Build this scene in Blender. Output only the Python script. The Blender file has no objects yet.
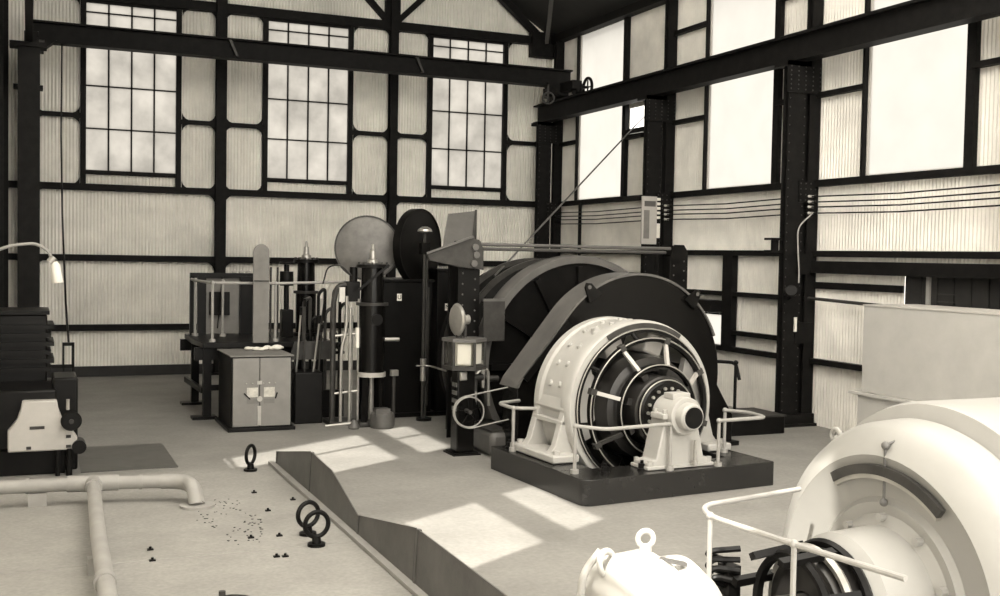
import bpy, bmesh, math, random
from mathutils import Vector, Matrix
random.seed(7)
PI = math.pi
COL = bpy.context.scene.collection
sin, cos = math.sin, math.cos

# ------------------------------------------------------------------ materials
MATS = {}
def mat(name, col, rough=0.6, metal=0.0, var=0.0, scale=4.0, bump=0.0, bscale=40.0, spec=0.5, coat=0.0):
    m = bpy.data.materials.new(name); m.use_nodes = True
    nt = m.node_tree; b = nt.nodes['Principled BSDF']
    c = (col[0], col[1], col[2], 1)
    b.inputs['Base Color'].default_value = c
    b.inputs['Roughness'].default_value = rough
    b.inputs['Metallic'].default_value = metal
    b.inputs['Specular IOR Level'].default_value = spec
    if coat: b.inputs['Coat Weight'].default_value = coat
    tc = nt.nodes.new('ShaderNodeTexCoord')
    if var > 0:
        n = nt.nodes.new('ShaderNodeTexNoise'); n.inputs['Scale'].default_value = scale
        n.inputs['Detail'].default_value = 8; n.inputs['Roughness'].default_value = 0.62
        nt.links.new(tc.outputs['Object'], n.inputs['Vector'])
        r = nt.nodes.new('ShaderNodeValToRGB')
        lo = [max(0, x * (1 - var)) for x in col]; hi = [min(1, x * (1 + var)) for x in col]
        r.color_ramp.elements[0].position = 0.3; r.color_ramp.elements[1].position = 0.72
        r.color_ramp.elements[0].color = (*lo, 1); r.color_ramp.elements[1].color = (*hi, 1)
        nt.links.new(n.outputs['Fac'], r.inputs['Fac']); nt.links.new(r.outputs['Color'], b.inputs['Base Color'])
    if bump > 0:
        n2 = nt.nodes.new('ShaderNodeTexNoise'); n2.inputs['Scale'].default_value = bscale; n2.inputs['Detail'].default_value = 5
        nt.links.new(tc.outputs['Object'], n2.inputs['Vector'])
        bp = nt.nodes.new('ShaderNodeBump'); bp.inputs['Strength'].default_value = bump; bp.inputs['Distance'].default_value = 0.02
        nt.links.new(n2.outputs['Fac'], bp.inputs['Height']); nt.links.new(bp.outputs['Normal'], b.inputs['Normal'])
    MATS[name] = m
    return m

SHEET = mat('painted_corrugated_iron', (0.80, 0.77, 0.705), 0.7, var=0.2, scale=.8)
STEEL = mat('dark_structural_steel', (0.0085, 0.008, 0.0075), 0.6, var=0.4, scale=6, bump=0.1, spec=.1)
BLACK = mat('black_machine_paint', (0.006, 0.0056, 0.0052), 0.38, var=0.3, scale=5, spec=.14)
GLOSS = mat('gloss_black_enamel', (0.005, 0.0046, 0.0042), 0.25, var=0.2, scale=5, spec=.22)
IRON = mat('dull_grey_iron', (0.04, 0.038, 0.035), 0.45, var=0.3, scale=6, bump=0.06, spec=.25)
GREYP = mat('grey_paint_and_lit_rim', (0.095, 0.091, 0.085), 0.42, var=0.2, scale=3)  # also the painted-in light along the gear case rim
GREYB = mat('grey_board', (0.17, 0.163, 0.15), 0.7, var=0.15, scale=5)
DISCG = mat('scuffed_grey_sheet', (0.12, 0.114, 0.106), 0.45, metal=0.25, var=0.3, scale=4)
WHITE = mat('cream_machine_enamel', (0.40, 0.388, 0.362), 0.42, var=0.07, scale=3)
GENW = mat('generator_enamel', (0.30, 0.292, 0.272), 0.4, var=0.04, scale=3)
CREAM = mat('pale_grey_enamel', (0.42, 0.40, 0.37), 0.4, var=0.08, scale=4)
BRIGHT = mat('bright_worn_steel_and_glint', (0.40, 0.385, 0.355), 0.32, metal=0.6, var=0.12, scale=8)  # also the painted-in glints on the motor rings
RAILM = mat('pale_painted_pipe', (0.30, 0.29, 0.27), 0.4, var=0.1, scale=9)
PAPER = mat('paper', (0.78, 0.75, 0.68), 0.9, var=0.05, scale=6)
FADED = mat('faded_print', (0.50, 0.48, 0.43), 0.9, var=0.3, scale=14)
LAGGED = mat('painted_pipe', (0.29, 0.28, 0.26), 0.6, var=0.12, scale=3)
PLATE = mat('worn_plate_steel', (0.09, 0.086, 0.079), 0.42, metal=0.3, var=0.3, scale=3, bump=0.05)
COPPER = mat('commutator_metal', (0.03, 0.028, 0.026), 0.3, metal=0.4, var=0.2, scale=12)
DARKBOARD = mat('dark_boards', (0.016, 0.015, 0.014), 0.7, var=0.3, scale=8)
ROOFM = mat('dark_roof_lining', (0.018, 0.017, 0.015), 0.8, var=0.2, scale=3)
WOOD = mat('dusty_tarpaper', (0.2, 0.19, 0.17), 0.8, var=0.2)

def floor_mat(name, a, b, rough, sc):
    m = bpy.data.materials.new(name); m.use_nodes = True; nt = m.node_tree; p = nt.nodes['Principled BSDF']
    tc = nt.nodes.new('ShaderNodeTexCoord')
    n1 = nt.nodes.new('ShaderNodeTexNoise'); n1.inputs['Scale'].default_value = sc; n1.inputs['Detail'].default_value = 10; n1.inputs['Roughness'].default_value = .65
    n2 = nt.nodes.new('ShaderNodeTexNoise'); n2.inputs['Scale'].default_value = sc * 22; n2.inputs['Detail'].default_value = 4
    nt.links.new(tc.outputs['Object'], n1.inputs['Vector']); nt.links.new(tc.outputs['Object'], n2.inputs['Vector'])
    r1 = nt.nodes.new('ShaderNodeValToRGB'); r1.color_ramp.elements[0].position = .3; r1.color_ramp.elements[1].position = .7
    r1.color_ramp.elements[0].color = (*a, 1); r1.color_ramp.elements[1].color = (*b, 1)
    mx = nt.nodes.new('ShaderNodeMixRGB'); mx.blend_type = 'OVERLAY'; mx.inputs['Fac'].default_value = .25
    nt.links.new(n1.outputs['Fac'], r1.inputs['Fac']); nt.links.new(r1.outputs['Color'], mx.inputs['Color1']); nt.links.new(n2.outputs['Fac'], mx.inputs['Color2'])
    nt.links.new(mx.outputs['Color'], p.inputs['Base Color']); p.inputs['Roughness'].default_value = rough
    bp = nt.nodes.new('ShaderNodeBump'); bp.inputs['Strength'].default_value = .08; bp.inputs['Distance'].default_value = .02
    nt.links.new(n2.outputs['Fac'], bp.inputs['Height']); nt.links.new(bp.outputs['Normal'], p.inputs['Normal'])
    return m
FLOORM = floor_mat('worn_concrete', (0.185, 0.178, 0.163), (0.275, 0.265, 0.244), .62, .8)
SLABM = floor_mat('pale_concrete', (0.22, 0.212, 0.194), (0.305, 0.294, 0.27), .7, 1.1)

def glass_mat(name, tr, clear, tint, dirt=0.3):
    m = bpy.data.materials.new(name); m.use_nodes = True; nt = m.node_tree
    out = nt.nodes['Material Output']; nt.nodes.remove(nt.nodes['Principled BSDF'])
    tb = nt.nodes.new('ShaderNodeBsdfTransparent'); tl = nt.nodes.new('ShaderNodeBsdfTranslucent')
    n = nt.nodes.new('ShaderNodeTexNoise'); n.inputs['Scale'].default_value = 1.6; n.inputs['Detail'].default_value = 6
    tc = nt.nodes.new('ShaderNodeTexCoord'); nt.links.new(tc.outputs['Object'], n.inputs['Vector'])
    r = nt.nodes.new('ShaderNodeValToRGB'); r.color_ramp.elements[0].position = .3; r.color_ramp.elements[1].position = .7
    r.color_ramp.elements[0].color = (*[t * (1 - dirt) for t in tint], 1); r.color_ramp.elements[1].color = (*tint, 1)
    nt.links.new(n.outputs['Fac'], r.inputs['Fac'])
    tb.inputs['Color'].default_value = (*[clear * t for t in tint], 1)
    sc = nt.nodes.new('ShaderNodeMixRGB'); sc.blend_type = 'MULTIPLY'; sc.inputs['Fac'].default_value = 1
    sc.inputs['Color2'].default_value = (tr, tr, tr, 1)
    nt.links.new(r.outputs['Color'], sc.inputs['Color1']); nt.links.new(sc.outputs['Color'], tl.inputs['Color'])
    add = nt.nodes.new('ShaderNodeAddShader')
    nt.links.new(tb.outputs[0], add.inputs[0]); nt.links.new(tl.outputs[0], add.inputs[1]); nt.links.new(add.outputs[0], out.inputs['Surface'])
    return m
GLASSB = glass_mat('dirty_window_glass', 0.225, 0.02, (1, .97, .92), .42)
GLASSR = glass_mat('whitened_window_glass', 0.30, 0.03, (1, .985, .95), .08)
GLASSL = glass_mat('clear_window_glass', 0.02, 0.92, (1, 1, 1), .1)
GLASSK = glass_mat('added_skylight_glass', 0.85, 0.0, (1, .98, .95), .1)  # glass of the added, unseen roof panels
LANTERN = glass_mat('lantern_glass', 0.10, 0.75, (1, 1, .98), .1)

# ------------------------------------------------------------------ mesh builder
def basis(ax):
    w = Vector(ax).normalized()
    t = Vector((0, 0, 1)) if abs(w.z) < .9 else Vector((1, 0, 0))
    u = t.cross(w).normalized(); v = w.cross(u)
    return u, v, w

class MB:
    def __init__(s): s.v = []; s.f = []
    def add(s, vs, fs):
        o = len(s.v); s.v += [Vector(p) for p in vs]; s.f += [tuple(i + o for i in f) for f in fs]; return s
    def box(s, x0, x1, y0, y1, z0, z1):
        return s.add([(x0,y0,z0),(x1,y0,z0),(x1,y1,z0),(x0,y1,z0),(x0,y0,z1),(x1,y0,z1),(x1,y1,z1),(x0,y1,z1)],
                     [(0,3,2,1),(4,5,6,7),(0,1,5,4),(1,2,6,5),(2,3,7,6),(3,0,4,7)])
    def bar(s, p0, p1, w, h, up=(0, 0, 1)):
        p0, p1 = Vector(p0), Vector(p1); d = (p1 - p0).normalized(); u = d.cross(Vector(up))
        if u.length < 1e-4: u = d.cross(Vector((1, 0, 0)))
        u.normalize(); n = u.cross(d)
        vs = [p + u * a * w / 2 + n * b * h / 2 for p in (p0, p1) for a, b in ((-1,-1),(1,-1),(1,1),(-1,1))]
        return s.add(vs, [(0,1,2,3),(7,6,5,4),(0,4,5,1),(1,5,6,2),(2,6,7,3),(3,7,4,0)])
    def cyl(s, p0, p1, r0, r1=None, n=20):
        r1 = r0 if r1 is None else r1
        p0, p1 = Vector(p0), Vector(p1); u, v, w = basis(p1 - p0)
        vs = [p + (u * cos(2*PI*i/n) + v * sin(2*PI*i/n)) * r for p, r in ((p0, r0), (p1, r1)) for i in range(n)]
        fs = [(i, (i+1) % n, n + (i+1) % n, n + i) for i in range(n)] + [tuple(range(n))[::-1], tuple(range(n, 2*n))]
        return s.add(vs, fs)
    def tube(s, pts, r, n=10, closed=False):
        P = [Vector(p) for p in pts]; m = len(P); vs = []; pu = None
        for i in range(m):
            if closed: d = P[(i+1) % m] - P[i-1]
            else: d = P[min(i+1, m-1)] - P[max(i-1, 0)]
            d.normalize()
            if pu is None: u, v, _ = basis(d)
            else:
                u = pu - d * pu.dot(d); u.normalize(); v = d.cross(u)
            pu = u
            vs += [P[i] + (u * cos(2*PI*k/n) + v * sin(2*PI*k/n)) * r for k in range(n)]
        fs = []
        for i in range(m if closed else m-1):
            a, b = i*n, ((i+1) % m)*n
            fs += [(a+k, a+(k+1) % n, b+(k+1) % n, b+k) for k in range(n)]
        if not closed: fs += [tuple(range(n))[::-1], tuple(range((m-1)*n, m*n))]
        return s.add(vs, fs)
    def lathe(s, prof, o=(0,0,0), ax=(0,0,1), n=32, closed=False, a0=0, a1=2*PI):
        o = Vector(o); u, v, w = basis(ax); m = len(prof); full = abs(a1 - a0 - 2*PI) < 1e-6
        k = n if full else n + 1; vs = []
        for i in range(k):
            a = a0 + (a1 - a0) * i / n
            vs += [o + (u*cos(a) + v*sin(a)) * r + w * h for r, h in prof]
        fs = []
        for i in range(n):
            a, b = i*m, ((i+1) % k)*m
            fs += [(a+j, b+j, b+(j+1) % m, a+(j+1) % m) for j in range(m if closed else m-1)]
        if not full and closed: fs += [tuple(range(m)), tuple(range((k-1)*m, k*m))[::-1]]
        if not closed and full:
            for e in (0, m-1):
                if prof[e][0] > 1e-5: fs.append(tuple(i*m + e for i in range(k)))
        return s.add(vs, fs)
    def ring(s, c, ax, R, r, n=32, k=10):
        return s.lathe([(R + r*cos(2*PI*i/k), r*sin(2*PI*i/k)) for i in range(k)], c, ax, n, closed=True)
    def flatring(s, c, ax, ri, ro, h0, h1, n=48, a0=0, a1=2*PI):
        return s.lathe([(ri,h0),(ro,h0),(ro,h1),(ri,h1)], c, ax, n, closed=True, a0=a0, a1=a1)
    def prism(s, poly, f, d0, d1):     # f(a, b, d) -> point
        n = len(poly)
        vs = [f(a, b, d) for d in (d0, d1) for a, b in poly]
        return s.add(vs, [tuple(range(n))[::-1], tuple(range(n, 2*n))] + [(i, (i+1) % n, n+(i+1) % n, n+i) for i in range(n)])
    def ball(s, c, r, sx=1, sy=1, sz=1, n=16):
        c = Vector(c); m = n // 2; o = len(s.v); vs = [c + Vector((0, 0, r*sz))]
        for i in range(1, m):
            t = PI*i/m
            vs += [c + Vector((r*sx*sin(t)*cos(2*PI*k/n), r*sy*sin(t)*sin(2*PI*k/n), r*sz*cos(t))) for k in range(n)]
        vs.append(c - Vector((0, 0, r*sz))); L = len(vs) - 1
        fs = [(0, 1+k, 1+(k+1) % n) for k in range(n)]
        for i in range(m-2):
            a, b = 1+i*n, 1+(i+1)*n
            fs += [(a+k, b+k, b+(k+1) % n, a+(k+1) % n) for k in range(n)]
        a = 1+(m-2)*n; fs += [(L, a+(k+1) % n, a+k) for k in range(n)]
        return s.add(vs, fs)
    def build(s, name, m, parent=None, pre=None, bevel=0, sharp=35, fix=True):
        me = bpy.data.meshes.new(name)
        X = pre if pre is not None else Matrix.Identity(4)
        root = parent
        while root is not None and root.parent is not None: root = root.parent
        if root is not None: X = ROOTS[root.name].inverted() @ X
        me.from_pydata([X @ p for p in s.v], [], s.f); me.update()
        bm = bmesh.new(); bm.from_mesh(me)
        if fix: bmesh.ops.recalc_face_normals(bm, faces=bm.faces[:])
        for f in bm.faces: f.smooth = True
        for e in bm.edges:
            if len(e.link_faces) == 2 and e.calc_face_angle(0) > math.radians(sharp): e.smooth = False
        bm.to_mesh(me); bm.free()
        me.materials.append(m)
        o = bpy.data.objects.new(name, me); COL.objects.link(o)
        if parent is not None: o.parent = parent
        else: ROOTS[o.name] = Matrix.Identity(4)
        if bevel:
            b = o.modifiers.new('edge', 'BEVEL'); b.width = bevel; b.segments = 2; b.limit_method = 'ANGLE'; b.angle_limit = math.radians(40)
        return o
ROOTS = {}
def thing(name, label, cat, loc=(0, 0, 0), rotz=0.0, group=None, kind=None):
    o = bpy.data.objects.new(name, None); COL.objects.link(o)
    o.location = loc; o.rotation_euler = (0, 0, rotz); o.empty_display_size = .1
    ROOTS[o.name] = Matrix.Translation(loc) @ Matrix.Rotation(rotz, 4, 'Z')
    tag(o, label, cat, group, kind); return o
def tag(o, label=None, cat=None, group=None, kind=None):
    if label: o['label'] = label
    if cat: o['category'] = cat
    if group: o['group'] = group
    if kind: o['kind'] = kind
    return o
def struct(o, label=None, cat=None, group=None): return tag(o, label, cat, group, 'structure')
def dup(root, loc, label, group=None, rotz=None):
    r = root.copy(); COL.objects.link(r); r.location = loc; r['label'] = label
    if rotz is not None: r.rotation_euler = (0, 0, rotz)
    if group: r['group'] = group
    ROOTS[r.name] = Matrix.Translation(loc) @ Matrix.Rotation(r.rotation_euler[2], 4, 'Z')
    for ch in list(root.children):
        c = ch.copy(); COL.objects.link(c); c.parent = r
        for g in ch.children:
            d = g.copy(); COL.objects.link(d); d.parent = c
    return r
def arcpts(c, r, a0, a1, n, f): return [f(c, r, a0 + (a1-a0)*i/n) for i in range(n+1)]
def fillet(pts, r, n=5):
    P = [Vector(p) for p in pts]; out = [P[0]]
    for i in range(1, len(P)-1):
        a = (P[i-1]-P[i]); b = (P[i+1]-P[i]); q = min(r, a.length*.45, b.length*.45)
        A = P[i] + a.normalized()*q; B = P[i] + b.normalized()*q
        for k in range(n+1):
            t = k/n; out.append(A*(1-t)**2 + P[i]*2*t*(1-t) + B*t*t)
    out.append(P[-1]); return out
def letter(ch, size, name, m, parent, M):
    cu = bpy.data.curves.new(name, 'FONT'); cu.body = ch; cu.size = size; cu.extrude = .004; cu.align_x = 'CENTER'; cu.align_y = 'CENTER'
    t = bpy.data.objects.new(name + '_tmp', cu); COL.objects.link(t)
    bpy.context.view_layer.update()
    me = bpy.data.meshes.new_from_object(t.evaluated_get(bpy.context.evaluated_depsgraph_get()))
    bpy.data.objects.remove(t)
    root = parent
    while root.parent is not None: root = root.parent
    me.transform(ROOTS[root.name].inverted() @ M); me.materials.clear(); me.materials.append(m); me.name = name
    o = bpy.data.objects.new(name, me); COL.objects.link(o); o.parent = parent
    return o

# ------------------------------------------------------------------ the building
D, W, WL, Y0 = 27.1, 13.2, -0.75, -2.0
EAVE, SLOPE = 8.9, 0.62
RID = (W + WL) / 2
def roofz(x): return EAVE + SLOPE * (RID - abs(x - RID) - WL)
PITCH, AMP = 0.0762, 0.010
def corr(mb, f, u0, u1, z0, z1):       # f(u, off, z) ; z0/z1 number or function of u
    n = max(2, int(math.ceil((u1 - u0) / (PITCH / 6)))); vs = []
    for i in range(n + 1):
        u = u0 + (u1 - u0) * i / n; off = AMP * sin(2*PI*u/PITCH)
        vs += [f(u, off, z0(u) if callable(z0) else z0), f(u, off, z1(u) if callable(z1) else z1)]
    mb.add(vs, [(2*i, 2*i+2, 2*i+3, 2*i+1) for i in range(n)])
fB = lambda u, o, z: (u, D + o, z)
fR = lambda u, o, z: (W + o, u, z)
fL = lambda u, o, z: (WL + o, u, z)

m = MB().box(WL - .1, W + .1, Y0, D + .1, -.2, 0)
struct(m.build('floor', FLOORM), 'worn grey concrete floor of the engine hall', 'floor')
m = MB().box(WL + .02, 3.08, 5.5, 10.78, 0.0, .03).box(WL + .02, 3.08, 10.795, 15.05, 0.0, .03)
struct(m.build('concrete_slab', SLABM, bevel=.008), 'pale concrete slab in the near left corner, carrying pipes and lifting rings', 'slab')
m = MB().box(.65, 1.9, 15.45, 17.4, 0, .012)
struct(m.build('floor_plate', PLATE), 'dark rectangular cover plate in the floor beyond the pale slab', 'plate')

WINB = [(1.16, 3.28), (5.33, 7.47), (9.60, 11.73)]
SILL, TIE = 4.75, 8.8
m = MB()
corr(m, fB, WL, W, .22, 4.45)
for a, b in ((WL, 1.16), (3.28, 5.33), (7.47, 9.60), (11.73, W)): corr(m, fB, a, b, 4.45, TIE)
for a, b in WINB: corr(m, fB, a, b, 4.45, SILL)
corr(m, fB, WL, W, TIE, lambda u: max(TIE, roofz(u)))
struct(m.build('wall_back', SHEET, fix=False, sharp=80), 'pale corrugated iron end wall', 'wall')

WINR = [(23.0, 25.4, 4.45, 8.75), (17.2, 19.5, 4.45, 8.75), (12.5, 14.72, 4.45, 8.75), (7.6, 9.9, 4.45, 8.75), (2.7, 5.0, 4.45, 8.75)]
HOLR = WINR + [(22.1, 22.85, 5.95, 6.55), (18.69, 19.72, 1.2, 1.88), (10.6, 13.78, 2.24, 2.84)]
def holed(mb, f, u0, u1, z0, z1, holes):
    cuts = sorted(set([u0, u1] + [h[0] for h in holes] + [h[1] for h in holes]))
    for a, b in zip(cuts, cuts[1:]):
        hs = sorted([(h[2], h[3]) for h in holes if h[0] < (a+b)/2 < h[1]]); z = z0
        for p, q in hs:
            if p > z: corr(mb, f, a, b, z, p)
            z = q
        if z < z1: corr(mb, f, a, b, z, z1)
m = MB(); holed(m, fR, Y0, D, 0, EAVE, HOLR)
struct(m.build('wall_right', SHEET, fix=False, sharp=80), 'pale corrugated iron side wall with tall windows', 'wall')
WINL = [(2.1, 3.6, 5.85, 8.87), (6.7, 8.7, 5.88, 8.87), (11.6, 12.95, 5.6, 8.87), (12.95, 13.85, 4.35, 8.87)]
m = MB(); holed(m, fL, Y0, D, 0, EAVE, WINL)
struct(m.build('wall_left', SHEET, fix=False, sharp=80), 'corrugated iron side wall beside the camera', 'wall')

# roof: dark lining; frosted panels added out of view to brighten the hall
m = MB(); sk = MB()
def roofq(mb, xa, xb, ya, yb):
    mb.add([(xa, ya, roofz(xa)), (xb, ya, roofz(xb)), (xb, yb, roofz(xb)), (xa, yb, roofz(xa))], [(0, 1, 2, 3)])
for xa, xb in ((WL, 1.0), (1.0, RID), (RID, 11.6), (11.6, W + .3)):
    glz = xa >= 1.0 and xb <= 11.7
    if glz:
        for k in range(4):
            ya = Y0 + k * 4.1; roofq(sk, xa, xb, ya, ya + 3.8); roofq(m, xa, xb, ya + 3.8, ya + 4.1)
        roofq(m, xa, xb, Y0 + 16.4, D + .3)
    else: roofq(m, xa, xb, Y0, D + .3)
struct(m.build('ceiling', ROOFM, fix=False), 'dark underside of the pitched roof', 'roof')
struct(sk.build('added_skylight', GLASSK, fix=False), 'frosted roof panels added out of view to let in more daylight', 'added skylight')

# girts, posts and trims
tn = [0]
def trim(mb, mtl=None, label=None):
    tn[0] += 1
    return struct(mb.build('trim_%d' % tn[0], mtl or STEEL), label)
YB = D - .03
def girt_b(x0, x1, z, h=.11, d=.10): trim(MB().box(x0, x1, YB - d, YB, z - h/2, z + h/2).box(x0, x1, YB - d - .03, YB - d, z - h/2 - .02, z + h/2 + .02))
def gus(mb, x, z, sx, sz, q=.22):
    mb.prism([(0, 0), (q*sx, 0), (q*.55*sx, q*.2*sz), (q*.2*sx, q*.55*sz), (0, q*sz)], lambda a, b, d: (x + a, d, z + b), YB - .12, YB - .10)
girt_b(WL, W - .2, 4.40, .12); girt_b(WL, W - .2, 2.77, .11); girt_b(WL, W - .2, 1.15, .11)
CB = [0.03, 4.25, 8.56]
POSTB = [p for w in WINB for p in w]
segs = [(CB[0] + .12, 1.16), (3.28, CB[1] - .12), (CB[1] + .12, 5.33), (7.47, CB[2] - .1), (CB[2] + .1, 9.60), (11.73, 12.75)]
for a, b in segs: girt_b(a, b, 6.03, .07)
for x in POSTB: trim(MB().box(x - .06, x + .06, YB - .12, YB, 4.45, TIE - .1))
trim(MB().box(WL, W - .3, YB - .2, YB, TIE - .11, TIE + .11), label='horizontal tie beam under the gable')
for i, (a, b) in enumerate(segs):
    g = MB()
    for z0, s in ((4.46, 1), (5.98, -1), (6.08, 1), (TIE - .11, -1)):
        xa = a + (.075 if i in (1, 3, 5) else 0); xb = b - (.075 if i in (0, 2, 4) else 0)
        gus(g, xa, z0, 1, s, .16); gus(g, xb, z0, -1, s, .16)
    trim(g)
g = MB()
for x in CB:
    for sgn in (1, -1):
        for z0, s in ((4.34, -1), (2.71, -1)): gus(g, x + sgn*.12, z0, sgn, s, .2)
trim(g)
trim(MB().box(WL, W, D - .07, D - .02, 0, .24), DARKBOARD).name = 'baseboard_back'
# gable bracing at the tie
trim(MB().bar((8.45, D-.1, TIE + .1), (6.6, D-.1, TIE+1.9), .14, .14).bar((8.65, D-.1, TIE+.1), (10.5, D-.1, TIE+1.9), .14, .14).box(8.35, 8.75, D-.16, D-.05, TIE, TIE+1.5))
trim(MB().bar((12.75, D-.25, TIE), (11.3, D-.25, roofz(11.3) - .1), .2, .16).box(12.4, 13.1, D-.4, D-.1, TIE-.45, TIE+.2))
trim(MB().bar((12.7, D-.6, TIE-.1), (11.9, D-2.5, roofz(11.9)-.3), .1, .1), GREYP)
# back wall windows
wn = [0]
def window(name_label, mbf, mbg, gm, fm=STEEL):
    wn[0] += 1
    f = mbf.build('window_%d' % wn[0], fm); struct(f, name_label, 'window')
    g = mbg.build('glazing', gm, f, fix=False); return f
for (a, b), lb in zip(WINB, ('multi-pane window at the left end of the end wall', 'multi-pane window in the middle of the end wall', 'multi-pane window beside the corner in the end wall')):
    a += .045; b -= .045; f = MB(); g = MB(); zt = TIE - .11
    f.box(a, b, D - .10, D - .02, SILL - .05, SILL + .05).box(a, b, D - .10, D - .02, zt - .06, zt)
    zs = [SILL + .05, 5.76, 6.74, 7.72, 8.42]
    xs = [a + (b - a) * k / 4 for k in range(5)]
    for x in xs[1:4]: f.box(x - .018, x + .018, D - .07, D - .03, SILL, zt)
    for z in zs[1:]: f.box(a, b, D - .07, D - .03, z - .016, z + .016)
    zz = zs + [zt]
    for i in range(4):
        for k in range(5):
            y = D - .05 + random.uniform(-.004, .004); t = random.uniform(-.012, .012)
            g.add([(xs[i], y, zz[k]), (xs[i+1], y + t, zz[k]), (xs[i+1], y, zz[k+1]), (xs[i], y - t, zz[k+1])], [(0, 1, 2, 3)])
    window(lb, f, g, GLASSB)
# side wall windows
def rwin(y0, y1, z0, z1, x, gm, lb, fr=.05, nx=3, nz=4, fm=None, mw=.012):
    f = MB(); g = MB(); s = .06
    f.box(x - s, x, y0, y0 + fr, z0, z1).box(x - s, x, y1 - fr, y1, z0, z1).box(x - s, x, y0, y1, z0, z0 + fr).box(x - s, x, y0, y1, z1 - fr, z1)
    for k in range(1, nx): y = y0 + (y1 - y0)*k/nx; f.box(x - .05, x - .02, y - mw, y + mw, z0, z1)
    for k in range(1, nz): z = z0 + (z1 - z0)*k/nz; f.box(x - .05, x - .02, y0, y1, z - mw, z + mw)
    g.add([(x - .02, y0, z0), (x - .02, y1, z0), (x - .02, y1, z1), (x - .02, y0, z1)], [(0, 1, 2, 3)])
    return window(lb, f, g, gm, fm or STEEL)
for k, ((a, b, p, q), lb) in enumerate(zip(WINR, ('tall sunlit side window nearest the corner', 'tall sunlit side window between the two middle columns', 'tall sunlit side window nearest the camera', 'side window outside the view', 'side window beside the camera'))):
    rwin(a, b, p, q, W, GLASSR, lb, fr=.03, nx=1, nz=1, fm=CREAM)
rwin(18.69, 19.72, 1.2, 1.88, W, GLASSR, 'small bright low window behind the gear case', fr=.03, nx=1, nz=1)
for (a, b, p, q) in WINL: rwin(a, b, p, q, WL + .08, GLASSL, 'high window in the wall beside the camera', fr=.03, nx=1, nz=1)

# side wall girts
XR = W - .03
def girt_r(y0, y1, z, h=.12, d=.12): trim(MB().box(XR - d, XR, y0, y1, z - h/2, z + h/2))
girt_r(Y0, D, 4.40, .12); girt_r(Y0, D, 3.13, .11); girt_r(16.2, 20.9, 2.30, .09); girt_r(Y0, 20.9, 1.18, .10); girt_r(16.2, 18.5, 1.52, .09)
girt_r(20.9, 26.6, 2.6, .1)
for a, b in ((25.45, 26.7), (21.05, 22.95), (19.55, 20.85), (16.25, 17.15), (14.77, 16.0), (11.4, 12.45)): girt_r(a, b, 5.99, .09)
for a, b in ((19.55, 20.85), (16.25, 17.15), (14.77, 16.0), (11.4, 12.45)): girt_r(a, b, 7.95, .09)
girt_r(22.1, 22.9, 5.86, .1)
for y, w in ((25.42, .05), (22.95, .16), (19.53, .05), (17.15, .16), (14.76, .06), (12.45, .17)):
    trim(MB().box(XR - .10, XR, y - w/2, y + w/2, 4.46, EAVE))
trim(MB().box(XR - .14, XR, 18.35, 18.68, 1.23, 3.08), label='dark vertical post behind the gear case')
trim(MB().box(XR - .4, XR, 18.68, 20.2, 1.92, 2.15))
trim(MB().box(XR - .25, XR, Y0, D, EAVE - .18, EAVE + .02), label='eaves beam')
trim(MB().box(XR - .06, XR + .0, Y0, D, EAVE + .02, EAVE + .2))
# dark shelf beam and dark hatch on the right
trim(MB().box(XR - .16, XR, 10, 16.0, 2.80, 3.0).box(XR - .2, XR, 10, 16.0, 2.78, 2.80))
trim(MB().box(XR - .06, XR, 13.78, 16.0, 2.5, 2.62))
f = MB().box(W, W + .05, 10.6, 13.78, 2.24, 2.84)
for k in range(9): f.box(W - .02, W, 10.7 + k*.34, 11.0 + k*.34, 2.26, 2.82)
hb = struct(f.build('window_%d' % (wn[0]+1), DARKBOARD), 'dark boarded hatch above the white casing', 'window'); wn[0] += 1
MB().box(W - .06, W - .0, 13.2, 13.27, 2.26, 2.82).build('mullion', RAILM, hb)
MB().box(W - .04, W - .02, 12.7, 13.05, 2.5, 2.52).box(W - .04, W - .02, 12.7, 13.05, 2.38, 2.40).build('latch', IRON, hb)

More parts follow.
